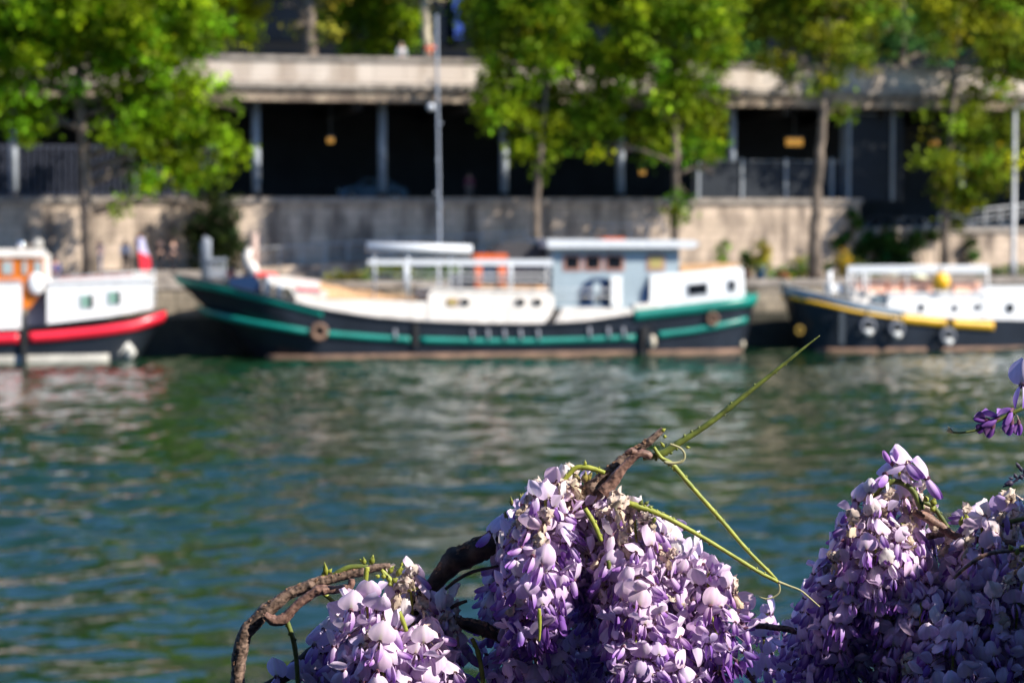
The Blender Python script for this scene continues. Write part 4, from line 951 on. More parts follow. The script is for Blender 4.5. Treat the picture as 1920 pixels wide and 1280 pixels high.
def flakes(pts, n, seed, dy=0.0, up=1.0):
    """loose bark standing off the upper side of an old branch"""
    r = random.Random(seed); mb = MB(False)
    for _ in range(n):
        i = r.randrange(len(pts) - 1); f = r.random(); a, b = pts[i], pts[i + 1]
        x = a[0] + (b[0] - a[0]) * f; y = a[1] + (b[1] - a[1]) * f; w_ = (a[2] + (b[2] - a[2]) * f) / 2
        nx, ny = (b[1] - a[1]), -(b[0] - a[0]); l_ = math.hypot(nx, ny); nx, ny = nx / l_, ny / l_
        th = r.uniform(-1.1, .9); k = math.cos(th) * w_ * .93
        p = at(x + nx * k * up, y + ny * k * up, YF + dy) + Vector((0, -w_ * PX * .9 * abs(math.sin(th)), 0))
        d = (at(b[0], b[1], YF) - at(a[0], a[1], YF)).normalized(); u = Vector((r.uniform(-1, 1), r.uniform(-1, 0), r.uniform(-.2, 1))).normalized(); s_ = r.uniform(.0009, .0030)
        q = d.cross(u).normalized()
        mb.add([p - d * s_, p + q * s_ * .6, p + d * s_ * r.uniform(.6, 1.6), p - q * s_ * .6, p + u * s_ * .6, p - u * s_ * .5],
               [(0, 1, 4), (1, 2, 4), (2, 3, 4), (3, 0, 4), (1, 0, 5), (2, 1, 5), (3, 2, 5), (0, 3, 5)])
    return bld(mb, 'loose_bark', M_flake, wis)
_arc = {}
def arc_total(R):
    k = id(R)
    if k not in _arc: _arc[k] = sum((R[i + 1][0] - R[i][0]).length for i in range(len(R) - 1))
    return _arc[k]
M_wood = mat('rough brown wisteria bark', (0.28, 0.185, 0.14), .8, bump=1.0, bscale=900, c2=(0.035, 0.020, 0.015), vscale=260, detail=8)
M_woodd = mat('dark flaking wisteria bark', (0.08, 0.052, 0.038), .85, bump=1.0, bscale=500, c2=(0.015, 0.010, 0.008), vscale=80)
M_woodr = mat('reddish young bark', (0.30, 0.17, 0.13), .6, bump=.6, bscale=420, c2=(0.10, 0.05, 0.04), vscale=260, detail=8)
M_shoot = mat('yellow green shoot', (0.36, 0.38, 0.05), .5, bump=.4, bscale=500, c2=(0.20, 0.24, 0.03), vscale=120)
M_shootd = mat('olive green shoot', (0.16, 0.20, 0.035), .5, bump=.4, bscale=500, c2=(0.08, 0.10, 0.02), vscale=120)
M_tend = mat('pale tendril', (0.36, 0.34, 0.18), .6)
M_bud = mat('fresh leaf bud', (0.40, 0.42, 0.06), .5, c2=(0.22, 0.25, 0.03), vscale=200, transl=.2)
M_budd = mat('dark bud', (0.03, 0.02, 0.05), .6)

M_flake = mat('flaking brown bark', (0.30, 0.17, 0.10), .9, c2=(0.10, 0.055, 0.035), vscale=300)
flakes([(826, 1080, 36), (858, 1048, 46), (900, 1030, 50), (945, 1010, 44), (985, 985, 38)], 190, 1, .02)
flakes([(856, 1164, 16), (880, 1170, 26), (905, 1178, 28), (935, 1192, 22)], 70, 2)
flakes([(446, 1280, 27), (452, 1215, 30), (468, 1176, 30), (510, 1137, 27), (545, 1112, 23), (600, 1090, 21), (650, 1077, 19), (690, 1068, 17)], 90, 3)
flakes([(1085, 942, 32), (1112, 918, 36), (1138, 893, 30), (1160, 869, 22), (1190, 847, 18), (1214, 830, 15)], 60, 4, -.02)
# left arch
stem('branch', [(440, 1420, 30), (444, 1300, 27), (452, 1215, 30), (468, 1176, 30), (510, 1137, 27), (545, 1112, 23), (600, 1090, 21), (650, 1077, 19), (690, 1068, 17), (732, 1060, 13)], M_wood, seed=1)
stem('branch', [(496, 1152, 14), (515, 1163, 20), (535, 1158, 22), (552, 1138, 18), (585, 1113, 18), (600, 1106, 20), (630, 1104, 16), (655, 1100, 15), (660, 1085, 12)], M_woodr, seed=2, dy=-.012)
stem('shoot', [(537, 1160, 9), (550, 1200, 10), (556, 1240, 9), (559, 1300, 8)], M_shootd, 'shoot', seed=3)
stem('shoot', [(688, 1062, 10), (683, 1110, 9), (677, 1158, 9)], M_shoot, 'shoot', seed=4, dy=-.03)
stem('shoot', [(605, 1094, 9), (625, 1078, 11), (655, 1063, 11), (690, 1062, 9)], M_shootd, 'shoot', seed=5)
stem('shoot', [(602, 1108, 9), (622, 1124, 9), (638, 1140, 8)], M_shoot, 'shoot', seed=6)
stem('shoot', [(715, 1068, 8), (730, 1085, 11), (745, 1105, 9), (752, 1115, 7)], M_shoot, 'shoot', seed=61, dy=-.01)
stem('shoot', [(742, 1105, 6), (765, 1106, 5), (785, 1102, 5)], M_shoot, 'shoot', seed=62, dy=-.01)
stem('shoot', [(748, 1146, 9), (756, 1165, 9), (762, 1183, 8)], M_shoot, 'shoot', seed=63, dy=-.07)
# thick dark branch to the middle
stem('branch', [(770, 1150, 28), (800, 1112, 28), (826, 1080, 36), (858, 1048, 46), (900, 1030, 50), (945, 1010, 44), (985, 985, 38), (1040, 965, 30), (1100, 940, 28)], M_woodd, seed=7, dy=.02, n=20)
stem('branch', [(835, 1104, 6), (855, 1088, 7), (885, 1072, 7), (935, 1060, 5)], M_woodd, seed=8)
stem('branch', [(500, 1290, 26), (540, 1262, 26), (590, 1220, 26), (640, 1200, 24)], M_woodd, seed=9, dy=.03)
stem('branch', [(845, 1140, 6), (858, 1132, 9), (876, 1126, 6)], M_woodd, seed=10, n=8)
stem('branch', [(856, 1164, 16), (880, 1170, 26), (905, 1178, 28), (935, 1192, 22), (960, 1220, 18)], M_woodd, seed=11)
stem('shoot', [(885, 1196, 8), (896, 1222, 9), (904, 1262, 9), (906, 1300, 8)], M_shoot, 'shoot', seed=12)
# main brown fork at the top of the middle mass
stem('branch', [(1060, 960, 30), (1085, 942, 32), (1112, 918, 36), (1138, 893, 30), (1160, 869, 22), (1190, 847, 18), (1214, 830, 15), (1243, 804, 11)], M_wood, seed=13, dy=-.02)
stem('branch', [(1130, 925, 26), (1152, 900, 22), (1172, 872, 17), (1196, 852, 15), (1210, 850, 15), (1222, 856, 12)], M_woodr, seed=14, dy=-.035)
stem('branch', [(1172, 850, 8), (1185, 845, 15), (1196, 850, 10)], M_woodr, seed=141, dy=-.035, n=8)
stem('shoot', [(1205, 858, 11), (1240, 851, 14), (1270, 832, 13), (1330, 793, 11), (1400, 738, 10), (1470, 682, 7), (1510, 650, 4.5), (1537, 629, 2)], M_shootd, 'shoot', seed=15, dy=-.03)
stem('shoot', [(1226, 838, 6), (1240, 858, 8), (1262, 872, 10), (1300, 916, 9), (1350, 972, 9), (1400, 1030, 8), (1440, 1070, 7), (1456, 1086, 5)], M_shoot, 'shoot', seed=16, dy=-.035)
stem('tendril', [(1454, 1084, 4), (1461, 1096, 3.5), (1461, 1110, 3.2), (1450, 1119, 2.8), (1436, 1122, 2.4), (1424, 1118, 2)], M_tend, 'shoot', seed=17, dy=-.035)
stem('tendril', [(1245, 866, 6), (1262, 868, 6), (1280, 864, 5), (1284, 852, 4), (1276, 840, 4), (1262, 834, 4), (1256, 832, 4)], M_tend, 'shoot', seed=18, dy=-.045)
stem('shoot', [(1142, 928, 10), (1170, 940, 11), (1205, 952, 12), (1240, 965, 11), (1300, 997, 9), (1360, 1033, 8), (1420, 1070, 8), (1458, 1090, 7)], M_shoot, 'shoot', seed=19, dy=-.05)
stem('tendril', [(1458, 1090, 6), (1480, 1098, 4), (1502, 1107, 3.5), (1520, 1122, 3), (1537, 1137, 2.4)], M_tend, 'shoot', seed=20, dy=-.05)
stem('shoot', [(1134, 886, 9), (1110, 878, 10), (1082, 876, 10), (1066, 890, 9), (1052, 908, 8), (1046, 928, 7)], M_shoot, 'shoot', seed=21, dy=-.03)
stem('shoot', [(1097, 953, 9), (1112, 978, 10), (1122, 1000, 9), (1127, 1014, 8)], M_shoot, 'shoot', seed=22, dy=-.08)
stem('shoot', [(1140, 1050, 8), (1142, 1058, 9), (1140, 1066, 7)], M_shootd, 'shoot', seed=221, dy=-.08)
stem('shoot', [(1011, 1140, 6), (1012, 1165, 7), (1012, 1185, 5), (1011, 1202, 3)], M_shoot, 'shoot', seed=23, dy=-.1)
stem('shoot', [(1272, 1175, 8), (1280, 1220, 8), (1284, 1250, 7), (1296, 1260, 4)], M_shoot, 'shoot', seed=24, dy=-.04)
# stick between the masses and the lower twig
stem('branch', [(1375, 1168, 10), (1430, 1173, 12), (1480, 1180, 13), (1530, 1190, 13), (1600, 1200, 12)], M_wood, seed=25, dy=.03)
stem('branch', [(1387, 1246, 13), (1396, 1256, 11), (1408, 1270, 9), (1440, 1320, 9)], M_woodr, seed=26, n=8)
# right mass
stem('shoot', [(1630, 960, 7), (1638, 935, 8), (1655, 912, 9), (1680, 902, 11), (1706, 914, 12), (1720, 935, 12), (1728, 955, 12)], M_shootd, 'shoot', seed=27, dy=-.03)
stem('shoot', [(1678, 858, 4), (1684, 876, 5), (1694, 900, 7)], M_shoot, 'shoot', seed=28, dy=-.03)
stem('branch', [(1712, 958, 14), (1735, 968, 18), (1762, 985, 18), (1790, 1004, 14), (1840, 1012, 12), (1930, 1020, 12)], M_woodr, seed=29, dy=-.02)
stem('branch', [(1690, 1018, 12), (1730, 1008, 14), (1770, 1000, 13), (1800, 1006, 10)], M_wood, seed=30, dy=.0)
stem('shoot', [(1730, 940, 9), (1750, 950, 10), (1766, 972, 9), (1778, 990, 8)], M_shootd, 'shoot', seed=31, dy=-.02)
stem('branch', [(1788, 1084, 6), (1812, 1062, 7), (1835, 1046, 8), (1860, 1036, 8), (1895, 1032, 7), (1950, 1028, 8)], M_woodr, seed=32, dy=-.10)
stem('shoot', [(1862, 996, 8), (1885, 982, 9), (1905, 975, 9), (1950, 968, 9)], M_shootd, 'shoot', seed=33, dy=-.03)
stem('shoot', [(1782, 809, 3), (1800, 811, 3.5), (1830, 806, 5), (1860, 794, 6), (1890, 778, 7), (1920, 764, 8), (1960, 745, 9)], M_shootd, 'shoot', seed=34, dy=.0)
stem('shoot', [(1880, 912, 3), (1895, 907, 4), (1910, 896, 5), (1930, 884, 6), (1950, 872, 6)], M_budd, 'shoot', seed=35, dy=.05)
stem('shoot', [(1822, 1118, 7), (1812, 1140, 8), (1800, 1180, 8)], M_shootd, 'shoot', seed=36, dy=-.03)

def buds(name, items, mt, dy=-.03, seed=3):
    """items: (px,py,len px,width px,angle deg from up)"""
    r = random.Random(seed)
    for (x, y, L, W, a) in items:
        mb = MB(True)
        p = at(x, y, YF + dy); a = math.radians(a); d = Vector((math.sin(a), r.uniform(-.3, .1), math.cos(a))).normalized()
        rad = [.25, .8, 1.0, .75, .35, .05]
        mb.tube([p + d * (L * PX * k / 5) for k in range(6)], [W / 2 * PX * q for q in rad], 7)
        if L > 13:      # a second scale opening beside the first
            e = (d + Vector((r.uniform(-.5, .5), -.2, 0))).normalized()
            mb.tube([p + d * (L * PX * .25) + e * (L * PX * .7 * k / 4) for k in range(5)], [W / 2 * PX * q for q in (.4, .55, .5, .3, .04)], 6)
        bld(mb, name, mt, wis)
buds('leaf_bud', [(683, 1058, 16, 10, -5), (696, 1058, 20, 12, 12), (680, 1052, 8, 7, -50), (692, 1052, 10, 6, 40)], M_bud)
buds('leaf_bud', [(612, 1080, 30, 11, -6), (616, 1074, 12, 8, 35), (608, 1082, 12, 10, -20)], M_bud, 0)
buds('leaf_bud', [(562, 1102, 10, 8, 0)], M_bud, 0)
buds('leaf_bud', [(728, 1075, 20, 11, 35), (720, 1085, 14, 10, -10), (735, 1090, 14, 12, 60), (745, 1080, 24, 12, 22), (752, 1062, 10, 6, 15), (730, 1098, 10, 9, 20), (722, 1092, 10, 9, -80), (712, 1082, 10, 9, -60)], M_bud, -.02)
buds('leaf_bud', [(1095, 905, 24, 14, 8), (1100, 902, 20, 10, 30), (1088, 902, 18, 7, -30)], mat('opening brown green bud', (.30, .25, .05), .5, c2=(.12, .08, .03), vscale=150), -.04)
buds('leaf_bud', [(1097, 873, 12, 7, 0), (1075, 880, 8, 6, -40), (1122, 880, 7, 5, 20)], M_bud)
buds('leaf_bud', [(1200, 948, 14, 10, 20), (1208, 946, 12, 8, 50), (1214, 952, 12, 8, 70), (1235, 962, 12, 7, 80), (1228, 968, 14, 9, 190), (1196, 952, 10, 8, 160)], M_shootd, -.05)
buds('leaf_bud', [(1240, 808, 10, 8, 60), (1243, 818, 8, 8, 90), (1246, 838, 14, 7, -40), (1285, 838, 10, 6, 95), (1262, 868, 14, 6, 170), (1252, 872, 10, 6, 30)], M_bud, -.035)
buds('leaf_bud', [(960, 948, 20, 8, -8), (951, 975, 20, 8, -15), (975, 940, 18, 10, 20)], mat('olive bud', (.22, .24, .05), .5, c2=(.10, .08, .02), vscale=150), .0)
buds('leaf_bud', [(1739, 940, 14, 12, -30), (1748, 948, 18, 14, 15), (1745, 958, 14, 12, 40), (1712, 900, 14, 10, -10), (1690, 892, 12, 10, -30), (1800, 985, 20, 10, 10), (1815, 975, 14, 10, -30), (1697, 990, 14, 9, -40)], M_bud, -.03)
buds('leaf_bud', [(1905, 1040, 14, 12, 10), (1898, 1032, 14, 11, -30), (1912, 1030, 12, 10, 40), (1915, 1050, 12, 10, 70)], M_bud, -.1)
buds('leaf_bud', [(1786, 812, 18, 9, -35), (1783, 808, 10, 8, -80)], M_tend, 0)
buds('dark_bud', [(1900, 905, 20, 14, -95), (1906, 896, 12, 8, -30), (1912, 890, 12, 9, 150), (1916, 884, 14, 8, -20), (1900, 898, 12, 6, -70), (1920, 880, 12, 9, 160), (1912, 878, 16, 8, -30)], M_budd, .05)
buds('dark_bud', [(1366, 1222, 20, 7, 150), (1376, 1236, 14, 8, 130), (1370, 1228, 10, 5, 200), (1380, 1240, 12, 6, 190)], M_budd, .03)
buds('bud_tip', [(1392, 1250, 14, 13, -40)], M_bud, 0)
# ---------------------------------------------------------------- flowers
LIL = np.array((0.76, 0.59, 0.86)); VIO = np.array((0.31, 0.135, 0.52)); DEEP = np.array((0.14, 0.05, 0.30)); PALE = np.array((0.90, 0.84, 0.92))
DRY = np.array((0.74, 0.60, 0.46)); YG = np.array((0.55, 0.52, 0.18)); CAL = np.array((0.20, 0.09, 0.14)); PED = np.array((0.34, 0.26, 0.20))
def grid_faces(nu, nv, off):
    return [(off + j * nu + i, off + j * nu + i + 1, off + (j + 1) * nu + i + 1, off + (j + 1) * nu + i) for j in range(nv - 1) for i in range(nu - 1)]
def banner(r, tilt, reflex, fold, L=.0185, Wd=.0118, crumple=0.0, col=LIL):
    """standard petal: broad, creased along the middle, lobes rolled back"""
    nu, nv = 11, 8; V = []; C = []; asym = r.normal(0, .12); curl = r.uniform(.2, .9); w0 = r.uniform(0, 6)
    for j in range(nv):
        v = j / (nv - 1)
        W = Wd * (math.sin(math.pi * (0.16 + 0.74 * v ** .85))) ** .75 * (1 if v < 1 else .80)
        for i in range(nu):
            u = -1 + 2 * i / (nu - 1); au = abs(u)
            x = u * W * (1 + asym * u); z = L * (v - .24 * au ** 2.2 * v - .10 * (1 - au) ** 3 * v * v)
            y = reflex * L * (.22 * v - v * v * .70) - fold * (au ** .85) * W * (.25 + .5 * v) - curl * .0035 * au ** 4 * v
            y += .0007 * math.sin(5 * v + 4 * u + w0) * au
            if crumple:
                q = crumple * .004; x += r.normal() * q; y += r.normal() * q; z += r.normal() * q
            c = col * (1 - .12 * v) + PALE * .12 * v
            edge = max(0, au - .55) * .5; c = c * (1 - edge) + col * np.array((.86, .78, .97)) * edge
            spot = max(0, 1 - au / .24) * max(0, 1 - v / .42)
            mid = max(0, 1 - au / .2) * .4
            c = c * (1 - mid) + PALE * mid
            c = c * (1 - spot * .85) + YG * spot * .85
            V.append((x, y, z)); C.append(np.clip(c * (1 - (.10 if i % 2 else 0) * min(1, v * 2)), 0, 1))
    V = np.array(V); ct, st = math.cos(tilt), math.sin(tilt)
    y = V[:, 1] * ct + V[:, 2] * st; z = -V[:, 1] * st + V[:, 2] * ct; V[:, 1] = y; V[:, 2] = z
    return V, np.array(C), grid_faces(nu, nv, 0)
def wingpair(r, e, L=.0185, Wm=.0038, spread=.0036, c0=LIL, c1=VIO, crumple=0.0):
    VV = []; CC = []; FF = []; nu, nv = 5, 7
    for side in (-1, 1):
        off = len(VV); ee = e + r.normal(0, .08)
        d = np.array((side * .12, math.cos(ee), -math.sin(ee))); nrm = np.array((0, math.sin(ee), math.cos(ee)))
        for j in range(nv):
            s = j / (nv - 1); wdt = Wm * (math.sin(math.pi * (.12 + .80 * s ** .9))) ** .8 * (.75 + .45 * s)
            for i in range(nu):
                q = -1 + 2 * i / (nu - 1)
                p = d * (s * L) + nrm * (q * wdt + .0025 * s * s - .0008)
                p = p + np.array((side * (.0005 + spread * (1 - q * q * .9) * math.sin(math.pi * min(1, s + .05)) ** .7), 0, 0))
                if crumple: p = p + r.normal(size=3) * crumple * .003
                VV.append(p); f = min(1, s * 1.25) ** 1.2; c = c0 * (1 - f) + c1 * f
                CC.append(c)
        FF += grid_faces(nu, nv, off)
    return np.array(VV), np.array(CC), FF
def calyx(rad=.0022, col=CAL):
    V = []; C = []; n = 6
    for j, (z, rr) in enumerate(((-.0038, .5), (-.0018, 1.0), (.0014, 1.15))):
        for k in range(n):
            a = 2 * math.pi * k / n; V.append((rr * rad * math.cos(a), z, rr * rad * math.sin(a))); C.append(col)
    F_ = [(j * n + k, j * n + (k + 1) % n, (j + 1) * n + (k + 1) % n, (j + 1) * n + k) for j in range(2) for k in range(n)]
    return np.array(V), np.array(C), F_
def join(parts):
    V = []; C = []; F_ = []; o = 0
    for v, c, f in parts:
        V.append(v); C.append(c); F_ += [tuple(i + o for i in q) for q in f]; o += len(v)
    return np.concatenate(V), np.concatenate(C), F_
tr_ = np.random.default_rng(5)
OPEN = [join([banner(tr_, tl, rf, fo), wingpair(tr_, e), calyx()]) for tl, rf, fo, e in
        ((-.15, .9, .5, .85), (.10, .7, .8, 1.05), (.45, .5, .6, 1.2), (-.35, 1.2, .4, .65), (.25, .9, 1.0, .95), (.7, .35, .55, 1.35), (0, 1.4, .7, 1.0), (.2, .6, .35, 1.1), (.95, .7, .5, 1.3), (.3, 1.1, .9, 1.2), (-.6, 1.0, .6, .7), (.5, 1.3, .4, 1.1), (1.2, .5, .7, 1.4), (-.9, 1.0, .8, .5))]
HALF = [join([banner(tr_, tl, .15, 1.3, .017, .0085, col=LIL * .9), wingpair(tr_, e, .018, .0042, .003, VIO, VIO * .85), calyx()]) for tl, e in ((.9, 1.2), (1.1, 1.0), (.7, 1.3))]
BUDS = [join([banner(tr_, 1.25, .1, 2.1, .0165, .0052, col=VIO), wingpair(tr_, .45, .0155, .0032, .0028, VIO, VIO * .8), calyx(.0022)]),
        join([banner(tr_, 1.45, .1, 2.3, .0125, .004, col=VIO * .75), wingpair(tr_, .25, .0120, .0026, .0022, VIO * .7, DEEP * 1.6), calyx(.002)])]
DRYS = [join([banner(tr_, tl, .8, .9, .0165, .0085, .35, col=DRY * .9 + LIL * .1), wingpair(tr_, e, .0155, .0038, .002, DRY, DRY * .8, .3), calyx()]) for tl, e in ((0, .8), (.5, 1.2), (-.4, 1.0), (.9, 1.1))]
FADED = [join([banner(tr_, tl, .8, .6, .019, .0105, .12, col=PALE * .75 + DRY * .25), wingpair(tr_, e, .017, .0044, .003, PALE * .8 + DRY * .2, LIL, .08), calyx()]) for tl, e in ((.1, .9), (.45, 1.1), (-.2, .8))]

M_petal = mat('wisteria petals', (.6, .5, .8), .55, attr='Col', transl=.26, spec=.2)
class FB:
    def __init__(s): s.V = []; s.C = []; s.F = []; s.n = 0
    def put(s, tmpl, origin, outd, upd, scale, tint):
        V, C, F_ = tmpl
        y = np.array(outd); y = y / np.linalg.norm(y); z = np.array(upd) - y * np.dot(upd, y); z /= np.linalg.norm(z) + 1e-9; x = np.cross(y, z)
        W = (V[:, :1] * x + V[:, 1:2] * y + V[:, 2:3] * z) * scale + np.array(origin)
        s.V.append(W); s.C.append(np.clip(C * tint, 0, 1)); s.F += [tuple(i + s.n for i in q) for q in F_]; s.n += len(V)
    def thread(s, a, b, sag, rad, col, n=4):
        """pedicel: thin curved three sided tube"""
        a = np.array(a); b = np.array(b); k0 = s.n; V = []
        d = b - a; L = np.linalg.norm(d) + 1e-9; d = d / L; u = np.cross(d, (0.3, .9, .1)); u /= np.linalg.norm(u) + 1e-9; w_ = np.cross(d, u)
        for i in range(n):
            f = i / (n - 1); p = a + (b - a) * f + np.array((0, 0, sag * L * math.sin(math.pi * f)))
            for k in range(3):
                an = 2.094 * k; V.append(p + (u * math.cos(an) + w_ * math.sin(an)) * rad)
        s.V.append(np.array(V)); s.C.append(np.tile(col, (len(V), 1))); s.n += len(V)
        s.F += [(k0 + i * 3 + k, k0 + i * 3 + (k + 1) % 3, k0 + (i + 1) * 3 + (k + 1) % 3, k0 + (i + 1) * 3 + k) for i in range(n - 1) for k in range(3)]
    def build(s, name, parent):
        th, po = parent; V = np.concatenate(s.V) - np.array(th.base)
        o = bpy.data.objects.new(name, new_mesh(name, V.tolist(), s.F, M_petal, True, np.concatenate(s.C))); COL.objects.link(o); o.parent = po; return o
NFL = 0; SCL = 1.0
def raceme(px, top, bot, rad, dy, n, seed, fade=.25, budf=.12, lean=0.0, label=None, shade=1.0, bottom=1.0, profile='cone'):
    """a hanging flower cluster; fade: share of withered flowers at its top, budf: share of buds at the tip"""
    global NFL
    n = int(n * (1.3 if SCL < 1.2 else 1.05))
    r = np.random.default_rng(seed); Y0 = YF + dy
    a = at(px, top, Y0); L = (bot - top) * Y0 / F; R = rad * Y0 / F
    ax = lambda f: a + Vector((lean * L * f + .004 * math.sin(f * 5 + seed), .003 * math.sin(f * 4 + seed * 2), -L * f))
    mb = MB(True); mb.tube([ax(i / 12) for i in range(13)], [.0016 * (1 - .6 * i / 12) for i in range(13)], 7)
    st = bld(mb, 'flower_cluster', M_shoot, wis)
    if label: st['label'] = label
    fb = FB(); g = 2.39996
    for i in range(n):
        f = (i + .5) / n; ph = i * g + r.normal(0, .25)
        dirv = np.array((math.cos(ph), math.sin(ph), 0))
        prof = (min(1, .45 + f * 3.2)) * (1 - max(0, f - .55) / .45 * .62)
        rr = R * prof * r.uniform(.55, 1.0) - .006
        rr = max(rr, .004)
        p0 = np.array(ax(max(0, f - .02))); droop = -.25 * rr + .10 * R * (f < .1)
        p1 = np.array(ax(f)) + dirv * rr + np.array((0, 0, droop + r.normal(0, .003)))
        outd = dirv + np.array((0, 0, r.normal(-.2, .25))) + r.normal(0, .27, 3) * (1, 1, .5)
        upd = np.array((0, 0, 1.)) + r.normal(0, .24, 3)
        x = r.random(); sc = r.uniform(.66, .96) * SCL
        if f > 1 - budf: T = BUDS[r.integers(0, 2)]; tint = np.array((1, 1, 1)) * r.uniform(.8, 1.1); outd = outd + (0, 0, -.8)
        elif f > 1 - budf * 2.2: T = (HALF + OPEN)[r.integers(0, 6)]; tint = np.array((.85, .82, .95)) * r.uniform(.85, 1.1)
        elif x < fade * (1.3 if f < .25 else .2): T = (DRYS + FADED)[r.integers(0, 7)]; tint = np.array((1, 1, 1)) * r.uniform(.85, 1.08)
        elif x > .93: T = HALF[r.integers(0, 3)]; tint = np.array((1, 1, 1)) * r.uniform(.85, 1.1)
        else:
            T = OPEN[r.integers(0, len(OPEN))]; k = max(0, 1 - f * 1.8)
            tint = (np.array((1.0, .98, 1.0)) * (1 - k) + np.array((1.13, 1.16, 1.02)) * k) * r.uniform(.84, 1.08)
        fb.put(T, p1, outd, upd, sc, tint * np.array((1 + r.normal(0, .03), 1, 1 + r.normal(0, .02))))
        fb.thread(p0, p1 - outd / np.linalg.norm(outd) * .003 * sc, .18, .00042, PED if r.random() < .5 else np.array((.40, .28, .36)))
        NFL += 1
    fb.build('flowers', (wis, st)); return st

RAC = [ # px, top, bottom, radius, dy, n, fade, bud, lean
 # left mass
 (690, 1118, 1420, 92, -.035, 85, .12, .05, 0), (762, 1082, 1400, 80, -.005, 80, .45, .05, .05), (820, 1128, 1400, 68, .01, 70, .22, .05, .10), (640, 1180, 1400, 62, .03, 45, .08, .1, -.05),
 (800, 1190, 1430, 95, -.05, 75, .05, .08, 0), (720, 1190, 1430, 85, -.07, 65, .05, .08, 0), (735, 1130, 1400, 85, .04, 60, .3, .05, 0), (600, 1240, 1400, 45, .02, 18, .05, .1, 0),
 # middle mass
 (1015, 925, 1225, 92, -.05, 105, .22, .13, -.02), (1060, 900, 1120, 78, -.015, 75, .50, .05, .0), (985, 955, 1215, 66, .01, 60, .08, .08, -.08),
 (950, 1050, 1400, 62, .03, 75, .03, .05, -.02), (1000, 1130, 1420, 84, -.02, 85, .03, .08, 0), (1115, 925, 1160, 74, .0, 75, .50, .05, .05), (1180, 955, 1245, 92, -.035, 100, .40, .08, .10),
 (1240, 1000, 1290, 80, .0, 85, .25, .10, .08), (1195, 1080, 1330, 82, -.075, 80, .06, .14, .03), (1335, 1075, 1275, 82, -.02, 72, .05, .24, .04), (1285, 1030, 1250, 76, .015, 70, .18, .10, .1),
 (1240, 1180, 1430, 86, -.05, 75, .03, .12, .0), (1130, 1130, 1420, 80, .085, 80, .02, .1, 0), (1075, 1080, 1400, 66, .09, 70, .02, .1, 0), (1320, 1190, 1400, 56, .08, 40, .02, .15, 0), (1130, 1010, 1240, 60, .05, 50, .2, .1, 0),
 # right mass
 (1645, 925, 1175, 84, -.03, 85, .50, .06, -.06), (1700, 900, 1110, 60, .0, 50, .45, .05, .0), (1590, 985, 1270, 86, -.01, 90, .20, .08, -.05), (1560, 1060, 1360, 84, .03, 85, .04, .08, -.04),
 (1520, 1110, 1400, 62, .07, 55, .02, .1, 0), (1440, 1150, 1390, 66, .11, 34, .0, .15, 0), (1685, 1010, 1300, 90, -.02, 95, .15, .08, .0), (1755, 1015, 1260, 82, .02, 80, .20, .08, .0),
 (1838, 965, 1190, 78, -.02, 75, .45, .06, -.02), (1890, 960, 1200, 72, .01, 70, .50, .06, .0), (1915, 1040, 1300, 86, -.06, 80, .30, .08, .0), (1805, 1080, 1330, 88, -.03, 85, .12, .08, .0),
 (1735, 1130, 1420, 90, -.05, 85, .03, .08, 0), (1640, 1110, 1400, 94, .02, 85, .03, .08, 0), (1860, 1170, 1440, 90, -.07, 85, .05, .08, 0), (1780, 1190, 1440, 94, -.09, 85, .02, .08, 0),
 (1570, 1190, 1420, 84, .01, 65, .02, .08, 0), (1950, 1110, 1420, 88, -.02, 75, .1, .08, 0), (1985, 980, 1260, 80, .0, 60, .2, .08, 0),
 # unseen clusters past the right edge, added to cast shade on the right mass
]
SHADE = [(2380, 640, 1050, 140, -.10), (2460, 580, 1040, 150, -.18), (2540, 530, 980, 150, -.15), (2640, 470, 940, 160, -.24), (2290, 730, 1150, 120, -.06), (2440, 760, 1260, 160, -.14), (2560, 690, 1160, 160, -.24), (2700, 590, 1060, 170, -.3), (2360, 880, 1320, 150, -.08)]
for i, q in enumerate(RAC):
    SCL = 1.22 if i < 8 else (1.06 if i < 22 else 1.0)
    raceme(q[0], q[1], q[2], q[3], q[4], q[5], 100 + i, q[6], q[7], q[8])
for i, q in enumerate(SHADE):
    raceme(q[0], q[1], q[2], q[3], q[4], 130, 300 + i, .1, .1, 0)
stem('branch', [(1900, 1060, 20), (2050, 950, 24), (2250, 760, 28, -.05), (2450, 580, 30, -.12), (2700, 520, 30, -.25)], M_wood, seed=70)  # branch running out of view to the added shading clusters

# separate blossoms standing clear of the masses: (px, py, template set, index, scale, out dir, up dir, stalk from)
fbs = FB(); rs = np.random.default_rng(77)
def single(px, py, T, sc, outd, upd, src, dy=-.03, tint=(1, 1, 1)):
    o_ = np.array(at(px, py, YF + dy)); fb_ = FB(); fb_.put(T, o_, outd, upd, sc, np.array(tint))
    if src is not None: fb_.thread(np.array(at(src[0], src[1], YF + dy)), o_ - np.array(outd) / np.linalg.norm(outd) * .003, .15, .0006, np.array((.42, .30, .28)))
    fb_.build('blossom', (wis, wis.o))
single(1702, 868, OPEN[1], 1.15, (.55, -.7, .35), (-.2, .2, 1), (1690, 895))
single(1740, 897, OPEN[0], 1.2, (.9, -.35, -.15), (.15, .1, 1), (1712, 905))
single(1660, 890, OPEN[3], 1.25, (-.5, -.6, .1), (-.1, .2, 1), (1688, 905))
single(1672, 868, BUDS[0], .9, (-.3, 0, 1), (1, 0, 0), (1686, 880), tint=(1.6, 1.7, 1.3))
single(1690, 885, FADED[1], .8, (.3, -.6, .2), (0, 0, 1), (1690, 900))
single(1893, 935, DRYS[0], 1.25, (-.1, -.5, .6), (0, 0, 1), (1900, 965))
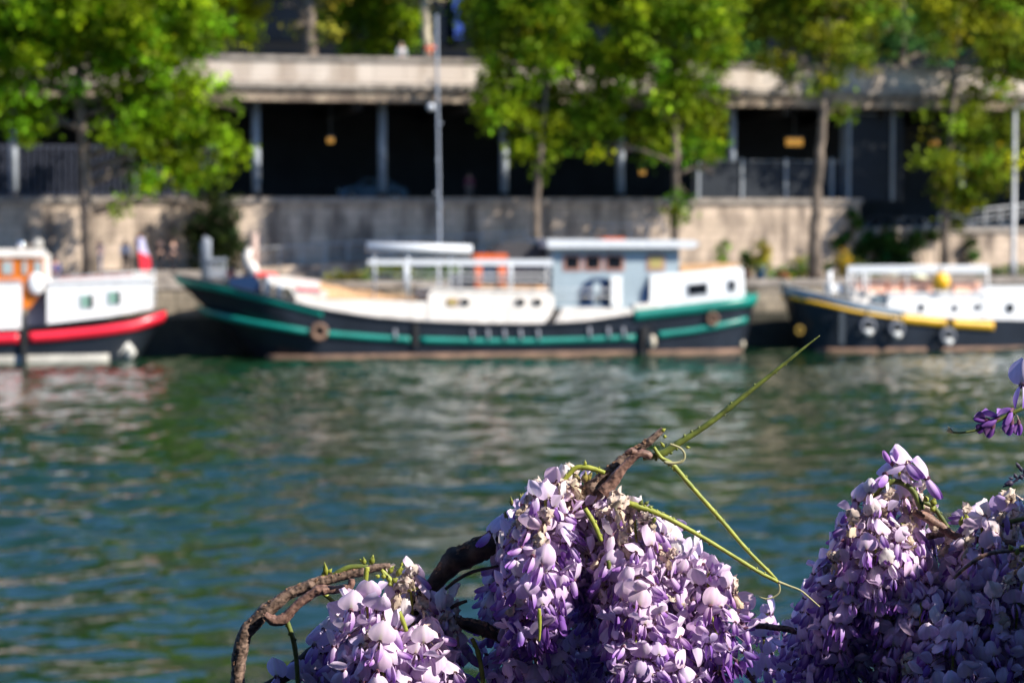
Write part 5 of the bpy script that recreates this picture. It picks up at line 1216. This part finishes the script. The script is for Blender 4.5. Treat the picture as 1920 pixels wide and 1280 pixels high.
single(1880, 962, OPEN[2], 1.1, (-.6, -.6, -.3), (-.2, 0, 1), (1908, 958), tint=(.8, .75, .9))
single(1916, 722, OPEN[4], 1.3, (-.3, -.8, -.2), (.1, .1, 1), (1930, 745), tint=(.9, .95, 1))
single(1868, 784, BUDS[0], 1.05, (-1, -.1, -.15), (0, 0, 1), (1880, 785), 0, (.75, .7, .8))
single(1895, 770, BUDS[0], 1.0, (-.75, -.4, -.7), (-.6, 0, 1), (1905, 768), 0, (1, 1, 1))
single(1848, 786, BUDS[1], .95, (-1, 0, 0), (0, 0, 1), (1862, 792), 0, (.7, .6, .7))
single(1862, 800, BUDS[1], .95, (-.45, 0, -1), (-1, 0, .4), (1864, 794), 0, (.8, .7, .7))
single(1897, 793, BUDS[1], 1.0, (-.25, 0, -1), (-1, 0, 0), (1903, 778), 0, (.9, .8, .9))
single(1910, 793, BUDS[1], .95, (0.05, 0, -1), (-1, 0, 0), (1906, 778), 0, (.9, .8, .9))
single(1846, 797, BUDS[1], .8, (-.6, 0, -.8), (-1, 0, 0), (1852, 797), 0, (.6, .5, .6))
single(918, 998, OPEN[3], 1.0, (-.8, -.5, -.2), (-.1, 0, 1), (948, 1002), 0)
single(1344, 1082, OPEN[7], 1.0, (.1, -.1, .9), (.1, -1, .1), (1340, 1105), -.02, (1.1, 1.15, 1.05))
single(607, 1180, FADED[0], .95, (-.5, -.6, .3), (.4, 0, 1), (632, 1185), 0, (1, 1, 1.1))
single(590, 1210, OPEN[6], 1.15, (-.3, -.9, .1), (0, 0, 1), (612, 1222), 0, (.95, .98, 1.05))
single(612, 1222, HALF[0], 1.0, (-.1, -.9, -.5), (0, 0, 1), (618, 1205), -.01, (1, .8, .9))
single(520, 1268, OPEN[5], 1.15, (-.5, -.7, .2), (0, 0, 1), (556, 1245), .02, (.95, 1, 1.05))
single(560, 1275, OPEN[2], 1.15, (.2, -.9, .1), (.1, 0, 1), (556, 1245), .02, (.95, 1, 1.05))
single(585, 1268, OPEN[0], 1.1, (.2, -.9, -.3), (.1, 0, 1), (600, 1240), .02, (.95, 1, 1.05))
single(1000, 925, DRYS[1], 1.05, (-.2, -.6, .7), (0, 0, 1), (1020, 935), -.03)
single(1046, 905, DRYS[2], 1.2, (-.1, -.8, .5), (0, 0, 1), (1060, 900), -.04)
single(1160, 955, DRYS[0], 1.15, (.2, -.9, -.2), (0, 0, 1), (1150, 940), -.06)
print('flowers', NFL)
